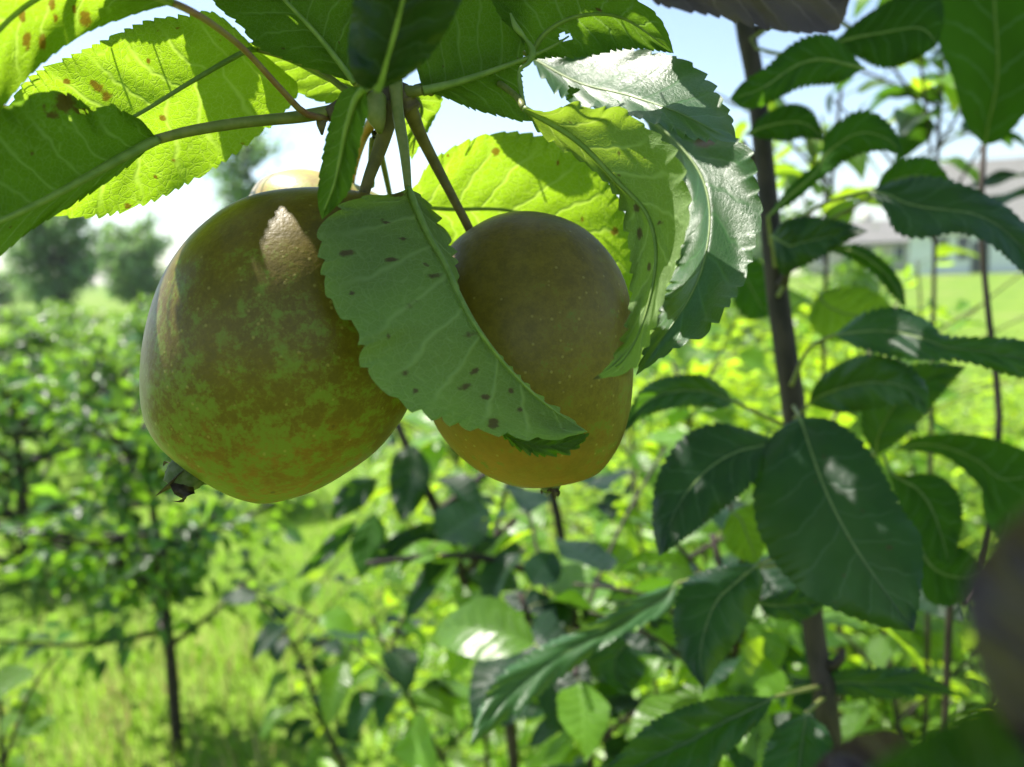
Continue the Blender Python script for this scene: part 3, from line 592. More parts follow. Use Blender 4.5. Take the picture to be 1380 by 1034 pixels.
rl([(1180, 615), (1160, 570), (1185, 510), (1240, 490), (1302, 494)], [(1180, 615), (1215, 592), (1245, 560), (1270, 530), (1302, 494)], (.5, .46), pet=[(1075, 570, .49)])
rl([(1190, 612), (1210, 640), (1262, 640), (1292, 668), (1296, 710), (1280, 765)], [(1190, 612), (1215, 690), (1235, 730), (1280, 765)], (.47, .42), side='under')
rl([(1020, 812), (1045, 800), (1085, 795), (1118, 812)], [(1020, 812), (1040, 832), (1085, 834), (1118, 812)], (.44, .44))
rl([(1042, 940), (985, 938), (930, 950), (880, 972), (840, 1010), (790, 1070)], [(1042, 940), (1025, 972), (985, 1010), (930, 1050), (790, 1070)], (.40, .34), side='top', pet=[(1105, 925, .49)])
rl([(1085, 962), (1050, 978), (1032, 1010), (1028, 1060), (1060, 1110)], [(1085, 962), (1112, 980), (1125, 1020), (1115, 1080), (1060, 1110)], (.40, .36), side='top', pet=[(1110, 940, .49)])
rl([(912, 786), (860, 805), (800, 840), (735, 868), (680, 905), (648, 950), (634, 1004)], [(912, 786), (905, 820), (850, 850), (795, 885), (735, 930), (680, 972), (634, 1004)], (.5, .40), mat='leaf_gloss', wav=.004, pet=[(1060, 760, .5), (980, 770, .5)], label='long wavy leaf reaching left toward the bottom centre, catching light')
rl([(1240, 740), (1240, 790), (1260, 815), (1300, 810), (1330, 770)], [(1240, 740), (1290, 735), (1330, 770)], (.47, .44), side='under')
rl([(1060, 928), (1120, 905), (1180, 900), (1240, 905), (1290, 935)], [(1060, 928), (1120, 935), (1180, 942), (1240, 938), (1290, 935)], (.5, .47))
rl([(985, 690), (975, 715), (985, 745), (1020, 762)], [(985, 690), (1020, 680), (1035, 720), (1020, 762)], (.52, .5), side='under', mat='leaf_lit')
rl([(1105, 395), (1090, 430), (1120, 460), (1180, 450), (1210, 430)], [(1105, 395), (1150, 385), (1190, 400), (1210, 430)], (.56, .55), side='under', mat='leaf_lit')
rl([(985, 350), (985, 400), (1010, 430), (1040, 425)], [(985, 350), (1020, 350), (1040, 380), (1040, 425)], (.56, .55), side='under')
rl([(850, 880), (830, 850), (790, 870), (800, 910), (850, 935)], [(850, 880), (870, 900), (850, 935)], (.5, .48))

# ------------------------------------------------------------------ thin shoot at the far right
SH = thing('pear_shoot', G(1360, 900, 0), 'thin upright shoot at the right edge in front of the lawn and houses', 'shoot')
sp_ = PN([(1326, 195, .62), (1322, 280, .62), (1325, 350, .62), (1334, 440, .62), (1344, 520, .62), (1346, 590, .62), (1335, 700, .62), (1310, 830, .62), (1275, 940, .62)])
ft = sp_[-1].copy(); ft[2] = 0; ft[0] += .03
SH.location = Vector(ft); SH['_o'] = list(ft)
put('stem', *tube_geo(resample(np.vstack([sp_, ft]), 50), [.002, .0026, .0032, .004, .005], 10, .1, 4), M['trunk'], SH)
def rs(L, R, d, **k):
    k.setdefault('mat', 'leaf_mid'); k.setdefault('nt_', 18); k.setdefault('nv', 16); k.setdefault('nu', 72); k.setdefault('tooth', 3)
    R_.append(1); return leaf(SH, L, R, d, seed=200 + len(R_), key='R%d' % len(R_), **k)
rs([(1326, 196), (1300, 165), (1286, 112), (1266, 60), (1250, 0), (1260, -80), (1340, -170)], [(1326, 196), (1350, 188), (1385, 150), (1420, 90), (1430, 0), (1400, -90), (1340, -170)], (.6, .5), mat='leaf_mid')
rs([(1340, 60), (1310, 62), (1292, 78), (1320, 110), (1370, 134), (1420, 140)], [(1340, 60), (1380, 40), (1440, 60), (1420, 140)], (.66, .64), mat='leaf_lit')
rs([(1205, 605), (1240, 588), (1310, 586), (1380, 606), (1430, 640)], [(1205, 605), (1270, 615), (1320, 655), (1350, 695), (1430, 640)], (.6, .52), side='under')
rs([(1345, 600), (1375, 640), (1400, 700), (1380, 760), (1340, 720)], [(1345, 600), (1325, 640), (1325, 690), (1340, 720)], (.6, .56), side='under')
# ------------------------------------------------------------------ unseen leaves added overhead, placed to shade the cluster
from math import inf
def inpoly(px, poly):
    x, y = px[:, 0], px[:, 1]; c = np.zeros(len(x), bool); n = len(poly)
    for i in range(n):
        x1, y1 = poly[i]; x2, y2 = poly[(i + 1) % n]
        hit = ((y1 > y) != (y2 > y)) & (x < (x2 - x1) * (y - y1) / (y2 - y1 + 1e-9) + x1)
        c ^= hit
    return c
LIT = {
 'pear3': [[(330, 225), (455, 225), (455, 268), (330, 268)], [(490, 255), (535, 255), (535, 290), (490, 290)]],
 'L1': [[(-200, 400), (-200, -200), (120, -200), (135, 0), (125, 60)]],
 'L2': [[(20, 125), (75, 98), (130, 92), (190, 72), (215, 52), (272, 45), (274, 68), (240, 90), (244, 122), (262, 145), (268, 180), (302, 212), (250, 248), (150, 290), (60, 295)]],
 'L5': [[(300, 0), (600, 0), (600, 200), (300, 200)]], 'L5b': [[(500, 100), (620, 100), (620, 230), (500, 230)]],
 'L9': [[(778, 55), (870, 46), (905, 75), (780, 80)]],
 'L10': [[(725, 60), (795, 60), (840, 110), (835, 150), (720, 145)], [(815, 60), (915, 60), (905, 100), (870, 125), (850, 110)]],
 'L11': [[(925, 215), (955, 205), (990, 260), (992, 380), (960, 385), (935, 300)], [(1000, 210), (1035, 250), (1000, 300)], [(900, 330), (940, 350), (960, 430), (930, 440), (905, 400)]],
 'L12': [[(706, 130), (800, 130), (845, 260), (780, 240), (706, 170)], [(825, 130), (930, 180), (930, 270), (870, 270)], [(905, 330), (925, 300), (905, 400), (885, 420)]],
 'L13': [[(528, 240), (600, 190), (665, 185), (695, 260), (690, 278), (720, 262), (760, 290), (815, 290), (840, 275), (870, 440), (560, 440)]],
 'L14': [[(420, 305), (442, 315), (445, 345), (430, 350)], [(478, 452), (500, 458), (510, 500), (495, 505)]],
 'pear1': [[(384, 288), (396, 292), (402, 302), (414, 304), (418, 335), (436, 365), (442, 415), (400, 408), (382, 385), (368, 350), (370, 315)], [(238, 345), (231, 370), (228, 400), (230, 450), (238, 500), (248, 500), (240, 440), (235, 390)]],
}
rg = np.random.RandomState(5)
ax = np.cross(SUNn, [0, 0, 1.0]); ax /= np.linalg.norm(ax); ay = np.cross(SUNn, ax)
def shade_canopy(keys, parent, sizes, tries, seed, tmpl, min_gain, anchor, lit_w=4.0, maxn=60, mg=12, extra_lit=None):
    rg = np.random.RandomState(seed)
    W = []; Lf = []; LW = []
    for k in keys:
        wv, px = FORE[k]; fl = np.zeros(len(px), bool)
        for poly in LIT.get(k, []): fl |= inpoly(px, poly)
        vis = (px[:, 0] > -40) & (px[:, 0] < 1420) & (px[:, 1] > -30) & (px[:, 1] < 1070)
        W.append(wv[vis]); Lf.append(fl[vis])
        LW.append(np.where(fl[vis], 400.0 if k == 'pear1' else 30.0 if k in ('pear3', 'L12') else lit_w, 0.0))
        if k in ('pear1', 'pear2', 'L14'): W += [wv[vis & ~fl]]; Lf += [fl[vis & ~fl]]; LW.append(np.zeros((vis & ~fl).sum()))
    W = np.vstack(W); Lf = np.concatenate(Lf); LW = np.concatenate(LW)
    q = np.stack([W @ ax, W @ ay], 1); cov = np.zeros(len(q), bool); placed = 0
    shade = ~Lf
    for it in range(tries):
        if placed >= maxn: break
        todo = np.where(shade & ~cov)[0]
        if len(todo) < 3: break
        best = None
        for c_ in range(70):
            a0 = sizes[0] + (sizes[1] - sizes[0]) * rg.rand() ** (1.5 if it > 8 else .3); b0 = a0 * rg.uniform(.55, .66)
            c = q[rg.choice(todo)] + rg.normal(0, a0 * .35, 2); th = rg.uniform(0, 6.283)
            dq = q - c; x = dq[:, 0] * math.cos(th) + dq[:, 1] * math.sin(th); y = -dq[:, 0] * math.sin(th) + dq[:, 1] * math.cos(th)
            ins = (x / (a0 / 2)) ** 2 + (y / (b0 / 2 * (1 - .15 * x / a0))) ** 2 < 1
            inn = (x / (a0 / 2 * .9)) ** 2 + (y / (b0 / 2 * .84 * (1 - .15 * x / a0))) ** 2 < 1
            sc = (inn & shade & ~cov).sum() - LW[ins].sum()
            if best is None or sc > best[0]: best = (sc, c, th, a0, b0, ins, inn)
        sc, c, th, a0, b0, ins, inn = best
        if sc < min_gain: continue
        # slide up along the sun's ray until the leaf is above the picture
        t0 = W[ins] @ SUNn; t = t0.max() + .04
        for _ in range(400):
            cw = ax * c[0] + ay * c[1] + SUNn * t
            pp = toPix(cw[None])[0]
            if pp[1] < -(a0 * .62 / pp[2] * F) - mg or pp[0] < -(a0 * .62 / pp[2] * F) - mg: break
            t += .006
        cov |= inn; placed += 1
        d_ = ax * math.cos(th) + ay * math.sin(th); nrm = SUNn + rg.normal(0, .16, 3)
        me = tmpl[rg.randint(len(tmpl))]
        Lm = 0.062 + 0.02 * (tmpl.index(me) % 3) / 2
        s = a0 / Lm
        place_leaf(parent, me, cw - d_ * (a0 / 2 + 0.0225 * s), d_, nrm, s)
    print('shade_canopy', placed, 'left', int((shade & ~cov).sum()), 'of', int(shade.sum()), 'lit hit', int((Lf & cov).sum()), 'of', int(Lf.sum()))
foreK = [k for k in FORE if not k.startswith('R') ]
nR = [k for k in FORE if k.startswith('R') and k != 'R19']
shade_canopy(foreK, BR, (.02, .085), 400, 3, TM['flat'], 4, None, maxn=84, lit_w=6)
# unseen boughs overhead for those added leaves
put('bough', *join([tube_geo(resample(np.array([P(560, -200, .22), P(660, -420, .18), P(800, -700, .14), P(1000, -1000, .1)]), 30), [.004, .0055, .008], 12, .12, 3),
    tube_geo(resample(np.array([P(660, -420, .18), P(500, -620, .14), P(250, -760, .12)]), 20), [.004, .002], 10, .12, 3),
    tube_geo(resample(np.array([P(800, -700, .14), P(1000, -660, .15), P(1250, -620, .2)]), 20), [.004, .002], 10, .12, 3)]), M['bark'], BR)
shade_canopy(nR, YT, (.05, .10), 150, 9, TM['mid'], 5, None, maxn=70)  # more unseen leaves added to shade the young tree

# ------------------------------------------------------------------ saplings with countable leaves in the middle distance
def sapling(name, pix, n, tm, size, seed, label, cat='sapling', group=None, r0=.006, r1=.0025, spread=1.0, droop=.5, lo=0.0, hi=1.0, branch=0):
    rg = np.random.RandomState(seed)
    pw = PN(pix); f = pw[-1].copy(); f[2] = 0
    if pw[-1][2] < .05: f = pw[-1]
    root = thing(name, Vector(f), label, cat, group)
    pts = resample(np.vstack([pw, (pw[-1] + f) / 2 + np.array([.01, 0, 0]), f]) if pw[-1][2] > .05 else pw, 60)
    gs = [tube_geo(pts, [r1, (r0 + r1) / 2, r0], 9, .1, seed)]
    vis = resample(pw, 60); lines = [vis]
    for b in range(branch):
        k = rg.randint(12, 50); a = rg.uniform(0, 6.28); ln = rg.uniform(.12, .28) * size / .07
        e = vis[k] + np.array([math.cos(a), math.sin(a), rg.uniform(.3, 1.1)]) * ln; m_ = (vis[k] + e) / 2 + np.array([0, 0, .02])
        q = resample(np.array([vis[k], m_, e]), 20); lines.append(q); gs.append(tube_geo(q, [r1, r1 * .5], 7, .1, seed))
    put('stem', *join(gs), M['trunk'], root)
    for i in range(n):
        ln = lines[0] if (branch == 0 or i % 2 == 0) else lines[1 + rg.randint(branch)]
        k = int((lo + (hi - lo) * rg.rand()) * (len(ln) - 1))
        a = i * 2.4 + rg.uniform(-.5, .5)
        d_ = np.array([math.cos(a) * spread, math.sin(a) * spread, rg.uniform(-droop, .45)])
        nr = np.array([rg.normal(0, .35), rg.normal(0, .35), 1.0])
        place_leaf(root, tm[rg.randint(len(tm))], ln[k], d_, nr, size / .072 * rg.uniform(.7, 1.25))
    return root
s31 = sapling('sapling', [(530, 560, 1.0), (565, 640, 1.0), (600, 712, 1.0), (632, 800, 1.0), (660, 890, 1.0), (690, 1000, 1.0)], 24, TM['mid'] + TM['lime'], .085, 31, 'leaning sapling whose dark stem shows in the gap under the two pears', group='saplings in the middle distance', hi=.75, branch=3, r0=.010, r1=.0052)
for k, (L_, R2, sd) in enumerate([([(484, 700), (455, 712), (425, 745), (396, 782)], [(484, 700), (470, 728), (440, 758), (396, 782)], 'top'), ([(505, 690), (478, 715), (472, 745), (486, 780)], [(505, 690), (520, 715), (512, 750), (486, 780)], 'under'),
        ([(510, 645), (475, 645), (452, 668), (445, 702)], [(510, 645), (500, 672), (478, 690), (445, 702)], 'top'), ([(560, 600), (530, 615), (525, 660), (540, 705)], [(560, 600), (580, 630), (570, 675), (540, 705)], 'top'),
        ([(610, 715), (580, 722), (568, 750), (577, 792)], [(610, 715), (615, 745), (600, 775), (577, 792)], 'under'), ([(620, 735), (650, 722), (690, 728), (712, 745)], [(620, 735), (650, 752), (685, 756), (712, 745)], 'top'),
        ([(598, 705), (560, 708), (520, 730), (500, 765)], [(598, 705), (575, 735), (540, 755), (500, 765)], 'top'), ([(625, 775), (655, 762), (690, 770), (700, 795)], [(625, 775), (645, 792), (670, 798), (700, 795)], 'top')]):
    leaf(s31, L_, R2, (.98, .93), side=sd, mat='leaf_mid', tooth=2, nt_=14, nv=10, nu=60, bul=-.01, wav=.006, seed=300 + k, prib=.001, rib=False)
sapling('sapling', [(1300, -150, 1.0), (1275, 40, 1.0), (1262, 240, 1.0), (1256, 520, 1.0)], 40, TM['lime'] + TM['mid'], .085, 75, 'tall shoot whose lit leaves fill the top right corner', group='saplings in the middle distance', branch=6, hi=.42, r0=.004, r1=.002)
sapling('sapling', [(738, 640, .9), (752, 700, .9), (765, 780, .9), (782, 870, .9), (815, 990, .9), (830, 1060, .9)], 44, TM['mid'] + TM['lime'], .08, 32, 'slim sapling straight below the right pear', group='saplings in the middle distance', branch=3, r0=.009, r1=.0046)
sapling('sapling', [(880, 700, .85), (950, 780, .85), (1010, 880, .85), (1060, 980, .85), (1090, 1080, .85)], 44, TM['mid'] + TM['lime'], .08, 33, 'leafy sapling behind the foot of the young tree trunk', group='saplings in the middle distance', branch=4)
sapling('sapling', [(1180, 640, 1.1), (1190, 780, 1.1), (1200, 900, 1.1), (1215, 1060, 1.1)], 40, TM['lit'], .08, 34, 'bright leafy sapling between the young trunk and the right edge', group='saplings in the middle distance', branch=4)
sapling('sapling', [(500, 830, 1.15), (545, 930, 1.15), (600, 1030, 1.15), (620, 1100, 1.15)], 36, TM['mid'] + TM['lime'], .08, 35, 'low sapling at the bottom edge left of the long wavy leaf', group='saplings in the middle distance', branch=3)
sapling('sapling', [(330, 790, 2.2), (400, 880, 2.2), (430, 960, 2.2), (470, 1050, 2.2)], 60, TM['mid'] + TM['lime'], .08, 36, 'thin dark sapling beside the left orchard tree', group='saplings in the middle distance', branch=5, r0=.01, r1=.004)
sapling('sapling', [(700, 800, .75), (740, 900, .75), (780, 1000, .75), (800, 1080, .75)], 38, TM['mid'], .07, 37, 'broad leaved sapling at the bottom centre', group='saplings in the middle distance', branch=3)
sapling('sapling', [(960, 720, .66), (985, 830, .66), (1000, 960, .66), (1010, 1060, .66)], 34, TM['mid'] + TM['lime'], .07, 76, 'leafy sapling close behind the lowest leaves of the young tree', group='saplings in the middle distance', branch=4)
sapling('sapling', [(-20, 860, 1.1), (0, 950, 1.1), (10, 1080, 1.1)], 18, TM['lit'], .055, 38, 'pale sunlit sapling in the bottom left corner', group='saplings in the middle distance', branch=2)
sapling('sapling', [(1140, 60, 1.2), (1120, 260, 1.2), (1110, 500, 1.2), (1130, 760, 1.2)], 60, TM['lit'], .075, 39, 'tall sunlit shoot standing behind the young tree', group='saplings in the middle distance', branch=6)

sapling('sapling', [(935, 400, 1.5), (925, 520, 1.5), (940, 640, 1.5), (950, 760, 1.5)], 46, TM['lime'], .08, 71, 'lime green sapling seen left of the young trunk at mid height', group='saplings in the middle distance', branch=6)
sapling('sapling', [(1235, 350, 1.9), (1240, 430, 1.9), (1225, 560, 1.9), (1235, 700, 1.9)], 50, TM['lime'], .085, 72, 'lime green sapling in front of the lawn below the white house', group='saplings in the middle distance', branch=7)
sapling('sapling', [(610, 560, 1.6), (620, 660, 1.6), (640, 800, 1.6)], 44, TM['lime'], .08, 73, 'pale sapling glowing between the stems under the two pears', group='saplings in the middle distance', branch=5)
sapling('sapling', [(850, 560, 1.3), (860, 700, 1.3), (880, 860, 1.3)], 46, TM['lime'], .08, 74, 'sunlit sapling below and right of the right pear', group='saplings in the middle distance', branch=5)
# ------------------------------------------------------------------ leafy crowns as one mesh
def leaf_cloud(C, D, N, L, W, rg):
    """n small folded leaves: centres C, directions D, normals N"""
    n = len(C); D = D / np.linalg.norm(D, axis=1)[:, None]; X = np.cross(D, N); X /= np.linalg.norm(X, axis=1)[:, None] + 1e-9; Z = np.cross(X, D)
    T = np.array([(0, 0, 0), (-.42, .3, .12), (0, .33, 0), (.42, .3, .12), (-.36, .66, .06), (0, .68, -.05), (.36, .66, .06), (0, 1, -.14)])
    Fq = np.array([(0, 2, 1), (0, 3, 2), (1, 2, 4), (2, 5, 4), (2, 3, 5), (3, 6, 5), (4, 5, 7), (5, 6, 7)])
    L = np.broadcast_to(L, (n,))[:, None, None]; W = np.broadcast_to(W, (n,))[:, None, None]
    V = C[:, None, :] + X[:, None, :] * T[None, :, 0:1] * W + D[:, None, :] * T[None, :, 1:2] * L + Z[:, None, :] * T[None, :, 2:3] * L
    Fc = (Fq[None] + (np.arange(n) * 8)[:, None, None]).reshape(-1, 3)
    return V.reshape(-1, 3), Fc, np.tile(np.stack([T[:, 1], T[:, 0] + .5], 1), (n, 1))
def tree(name, base, h, cr_, n, lsz, seed, label, cat='tree', group=None, mat='leaf_far', trunk_r=.03, clear=.25, squash=1.0, clumps=26, top=1.0):
    rg = np.random.RandomState(seed); b = np.array(base, float)
    root = thing(name, Vector(b), label, cat, group)
    gs = []; tops = b + np.array([rg.normal(0, .05 * h), rg.normal(0, .05 * h), h * .8])
    tl = resample(np.array([b - (0, 0, .05), b + (rg.normal(0, .02 * h), 0, h * .35), tops]), 24); gs.append(tube_geo(tl, [trunk_r, trunk_r * .7, trunk_r * .25], 9, .12, seed))
    ends = []
    for k in range(clumps):
        s = rg.uniform(clear * 1.1, .95); p0 = tl[int(s * 23)]; a = rg.uniform(0, 6.28)
        rr = cr_ * rg.uniform(.35, 1) * (1 - .55 * max(0, (s - .5)) * 2 * top * .8)
        e = p0 + np.array([math.cos(a) * rr, math.sin(a) * rr, rg.uniform(.15, .75) * rr * squash]); e[2] = min(e[2], b[2] + h)
        q = resample(np.array([p0, (p0 + e) / 2 + (0, 0, -.06 * rr), e]), 10); gs.append(tube_geo(q, [trunk_r * .5, trunk_r * .15], 6, .1, seed)); ends.append(q)
    put('trunk', *join(gs), M['trunk'], root)
    per = n // clumps; C = []
    for q in ends:
        t = rg.uniform(.25, 1.05, per); base_ = q[np.clip((t * 9).astype(int), 0, 9)]
        C.append(base_ + rg.normal(0, 1, (per, 3)) * cr_ * .10 * np.array([1, 1, .8]))
    C = np.vstack(C); C = C[C[:, 2] > b[2] + h * clear * .5]; nn = len(C)
    out = C - (b + np.array([0, 0, h * .5])); out[:, 2] *= .3; out /= np.linalg.norm(out, axis=1)[:, None] + 1e-9
    D = out + rg.normal(0, .7, (nn, 3)) + np.array([0, 0, -.35]); N = np.array([0, 0, 1.0]) + rg.normal(0, .55, (nn, 3))
    L = lsz * rg.uniform(.6, 1.25, nn)
    V, Fc, uv = leaf_cloud(C, D, N, L, L * .62, rg)
    put('crown', V, Fc, M[mat], root, uv=uv, smooth=False)
    return root
og = 'orchard trees on the left'
tree('orchard_tree', G(240, 1015), 1.42, .64, 950, .068, 41, 'small orchard tree on a bare dark trunk at the lower left', group=og, mat='leaf_dark', trunk_r=.022, clear=.27, clumps=26)
tree('orchard_tree', G(40, 780), 1.3, .6, 900, .075, 42, 'bushy orchard tree at the left edge behind the bare-trunked one', group=og, mat='leaf_dark', trunk_r=.04, clear=.12, clumps=36)
tree('orchard_tree', G(372, 680), .85, .4, 600, .07, 43, 'low orchard bush below the bottom of the left pear', group=og, trunk_r=.035, clear=.12, clumps=30)
tree('orchard_tree', G(-60, 660), 1.2, .9, 1400, .08, 44, 'distant orchard tree cut by the left edge', group=og, trunk_r=.04, clear=.1, clumps=36)
tree('orchard_tree', G(170, 640), 1.2, .8, 1300, .08, 45, 'orchard tree in the row left of the left pear', group=og, trunk_r=.04, clear=.1, clumps=36)
tree('orchard_tree', G(420, 560), 1.15, .9, 1900, .08, 46, 'orchard tree in the row hidden behind the left pear', group=og, trunk_r=.04, clear=.1, clumps=36)
tree('orchard_tree', G(650, 600), 1.2, .9, 1700, .08, 47, 'orchard tree in the row behind the right pear', group=og, trunk_r=.04, clear=.1, clumps=36)
for k, (px_, ds_, hh, lb) in enumerate([(20, 9, 1.2, 'at the left edge, farther back in the row'), (110, 10.5, 1.15, 'below the tall feathery tree'), (190, 12, 1.25, 'touching the left edge of the left pear'), (60, 15, 1.15, 'between the row and the tall feathery tree'),
        (240, 17, 1.4, 'farthest in the row, half behind the left pear'), (905, 9, 1.5, 'just right of the right pear'), (1000, 13, 1.75, 'left of the young trunk, far back'), (1150, 16, 1.8, 'in front of the tan house'), (1085, 8, 1.35, 'right of the young trunk')]):
    tree('shrub', gd(px_, ds_), hh, .55 + ds_ * .03, 1500, .07 + ds_ * .004, 80 + k, 'light green rounded shrub ' + lb, cat='shrub', group='shrubs on the field behind the orchard', mat='leaf_far', trunk_r=.03, clear=.06, clumps=30)
# far trees
fg = 'far trees along the skyline'
tree('tall_tree', gd(95, 34), 5.7, 2.4, 6800, .27, 51, 'tall feathery tree on the skyline below the left leaves', group=fg, mat='leaf_tree', trunk_r=.2, clear=.1, clumps=44, squash=1.4)
tree('tall_tree', gd(200, 40), 4.6, 2.3, 4400, .28, 52, 'blue green tree on the skyline against the left pear edge', group=fg, mat='leaf_tree', trunk_r=.2, clear=.1, clumps=40, squash=1.4)
tree('tall_tree', gd(5, 46), 2.6, 2.2, 1800, .24, 53, 'low round tree on the skyline at the left frame edge', group=fg, mat='leaf_tree', trunk_r=.2, clear=.1, clumps=30)
tree('tall_tree', gd(375, 30), 8.4, 2.4, 3200, .24, 54, 'tall dark tree seen through the gap above the left pear', group=fg, mat='leaf_tree', trunk_r=.2, clear=.1, clumps=44)
tree('tall_tree', gd(1010, 60), 5.4, 4.2, 3000, .35, 55, 'wide tree on the skyline behind the young trunk', group=fg, mat='leaf_tree', trunk_r=.3, clear=.1, clumps=44)
tree('tall_tree', gd(1120, 75), 5.0, 4.0, 2600, .38, 56, 'tree on the skyline left of the white house', group=fg, mat='leaf_tree', trunk_r=.3, clear=.1, clumps=40)

# ------------------------------------------------------------------ ground, grass, weeds
xs = np.concatenate([-np.geomspace(400, 1, 46), np.linspace(-.9, .9, 10), np.geomspace(1, 400, 46)]); ys = np.concatenate([[-60, -20, -8, -3], np.linspace(-1, 12, 60), np.geomspace(12.5, 900, 60)])
X, Y = np.meshgrid(xs, ys); Z = 0.03 * np.sin(X * 1.3 + Y * .7) * np.sin(Y * 1.1) * (np.abs(Y) < 30)
V = np.stack([X, Y, Z], -1).reshape(-1, 3); ny, nx = X.shape; idx = np.arange(nx * ny).reshape(ny, nx)
t = NT('grass_ground'); tc = t.n('TexCoord').outputs['Object']
n1 = t.noise(tc, 1.1, 6, .65); n2 = t.noise(tc, 9, 5, .7); n3 = t.noise(tc, .25, 3)
c = t.mix(t.ss(n1, .35, .65), (0.09, 0.17, 0.02), (0.15, 0.23, 0.03)); c = t.mix(t.math('MULTIPLY', t.ss(n2, .5, .75), .6), c, (0.24, 0.22, 0.09)); c = t.mix(t.math('MULTIPLY', t.ss(n3, .55, .7), .5), c, (0.28, 0.24, 0.12))
b = t.n('BsdfPrincipled'); t.set(b.inputs['Base Color'], c); b.inputs['Roughness'].default_value = .9; b.inputs['Specular IOR Level'].default_value = .1
put('ground', V, np.stack([idx[:-1, :-1], idx[:-1, 1:], idx[1:, 1:], idx[1:, :-1]], -1).reshape(-1, 4), t.out(b.outputs[0]))['kind'] = 'structure'
def blades(name, n, ymin, ymax, hmin, hmax, wd, mat, seed, patch=None, xr=.75):
    rg = np.random.RandomState(seed)
    y = ymin * (ymax / ymin) ** rg.rand(n); x = rg.uniform(-xr, xr, n) * (y + .5)
    if patch is not None:
        keep = patch(x, y, rg); x, y = x[keep], y[keep]; n = len(x)
    h = rg.uniform(hmin, hmax, n); a = rg.uniform(0, 6.28, n); ln = rg.uniform(.1, .7, n) * h; a2 = rg.uniform(0, 6.28, n)
    b = np.stack([x, y, np.zeros(n) - .01], 1); sx = np.stack([np.cos(a), np.sin(a), np.zeros(n)], 1) * (wd * rg.uniform(.6, 1.4, n))[:, None]
    le = np.stack([np.cos(a2) * ln, np.sin(a2) * ln, np.zeros(n)], 1); up = np.stack([0 * h, 0 * h, h], 1)
    V = np.stack([b - sx, b + sx, b - sx * .7 + le * .3 + up * .6, b + sx * .7 + le * .3 + up * .6, b + le + up], 1).reshape(-1, 3)
    Fq = np.array([(0, 1, 3), (0, 3, 2), (2, 3, 4)]); Fc = (Fq[None] + (np.arange(n) * 5)[:, None, None]).reshape(-1, 3)
    uv = np.tile([[0, .2], [0, .8], [.6, .2], [.6, .8], [1, .5]], (n, 1))
    return put(name, V, Fc, M[mat], uv=uv, smooth=False)
M['blade'] = leaf_mat('grass_blade', (0.10, 0.20, 0.02), (0.12, 0.22, 0.025), (0.32, 0.56, 0.03), tf=.45, rough=.45, veins=False, spots=0, vary=.45)
tag(blades('grass', 70000, 1.2, 16, .03, .09, .0035, 'blade', 61), 'short bright grass covering the orchard floor', 'grass', kind='stuff')
M['dry'] = leaf_mat('dry_stalk', (0.34, 0.26, 0.12), (0.36, 0.28, 0.14), (0.5, 0.4, 0.16), tf=.3, rough=.6, veins=False, spots=0, vary=.3)
tag(blades('dry_grass', 9000, 1.3, 14, .08, .24, .0028, 'dry', 62, patch=lambda x, y, q: (np.sin(x * 2.1 + 1) * np.sin(y * 1.7) + q.normal(0, .3, len(x))) > .35), 'dry tan stalks scattered through the green grass', 'dry grass', kind='stuff')
# broad weeds: upright stems with lit leaves
rg = np.random.RandomState(77); cs = []
for k in range(420):
    px_ = rg.uniform(480, 1400); dist = rg.uniform(1.3, 6.5)
    v = gd(px_, dist); cs.append((v.x, v.y, rg.uniform(.25, .95) * (1.0 if px_ > 800 else .6)))
for k in range(120):
    px_ = rg.uniform(860, 1250); dist = rg.uniform(1.9, 4.5)
    v = gd(px_, dist); cs.append((v.x, v.y, rg.uniform(.9, 1.38) - .25 * max(0, (px_ - 1130) / 120)))
C = []; D = []; N = []; Ls = []
for x, y, h in cs:
    m = int(26 * h / .6) + 6
    z = rg.uniform(.08, 1, m) * h; a = rg.uniform(0, 6.28, m)
    C.append(np.stack([x + np.cos(a) * .03 + rg.normal(0, .04, m), y + np.sin(a) * .03 + rg.normal(0, .04, m), z], 1)); D.append(np.stack([np.cos(a), np.sin(a), rg.uniform(-.1, .9, m)], 1)); N.append(np.stack([rg.normal(0, .3, m), rg.normal(0, .3, m), np.ones(m)], 1)); Ls.append(rg.uniform(.04, .085, m))
C, D, N, Ls = map(np.concatenate, (C, D, N, Ls))
Vv, Fc, uv = leaf_cloud(C, D, N, Ls, Ls * .5, rg)
tag(put('weeds', Vv, Fc, M['leaf_weed'], uv=uv, smooth=False), 'tall yellow green weeds growing between the saplings', 'weeds', kind='stuff')

# ------------------------------------------------------------------ houses
M['siding'] = plain('white_siding', (0.70, 0.71, 0.74), (0.78, 0.78, 0.80), 3, .6, .1, .01)
M['tan'] = plain('tan_siding', (0.50, 0.46, 0.40), (0.56, 0.52, 0.46), 3, .6, .1, .01)
M['roof'] = plain('grey_shingle', (0.15, 0.148, 0.14), (0.21, 0.205, 0.19), 6, .85, .3, .02)
M['glass'] = plain('dark_window', (0.03, 0.04, 0.06), (0.05, 0.07, 0.10), 2, .12, 0, .01, spec=.6)
M['trim'] = plain('white_trim', (0.75, 0.75, 0.76), (0.8, 0.8, 0.8), 3, .5, .1, .01)
def box(c, s, rot=0):
    x, y, z = s; c = np.array(c); V = []
    for i in (-1, 1):
        for j in (-1, 1):
            for k in (-1, 1):
                V.append((i * x / 2, j * y / 2, k * z / 2))
    V = np.array(V); R_ = np.array(Matrix.Rotation(rot, 3, 'Z')); V = V @ R_.T + c
    return list(V), [(0, 1, 3, 2), (4, 6, 7, 5), (0, 4, 5, 1), (2, 3, 7, 6), (0, 2, 6, 4), (1, 5, 7, 3)]
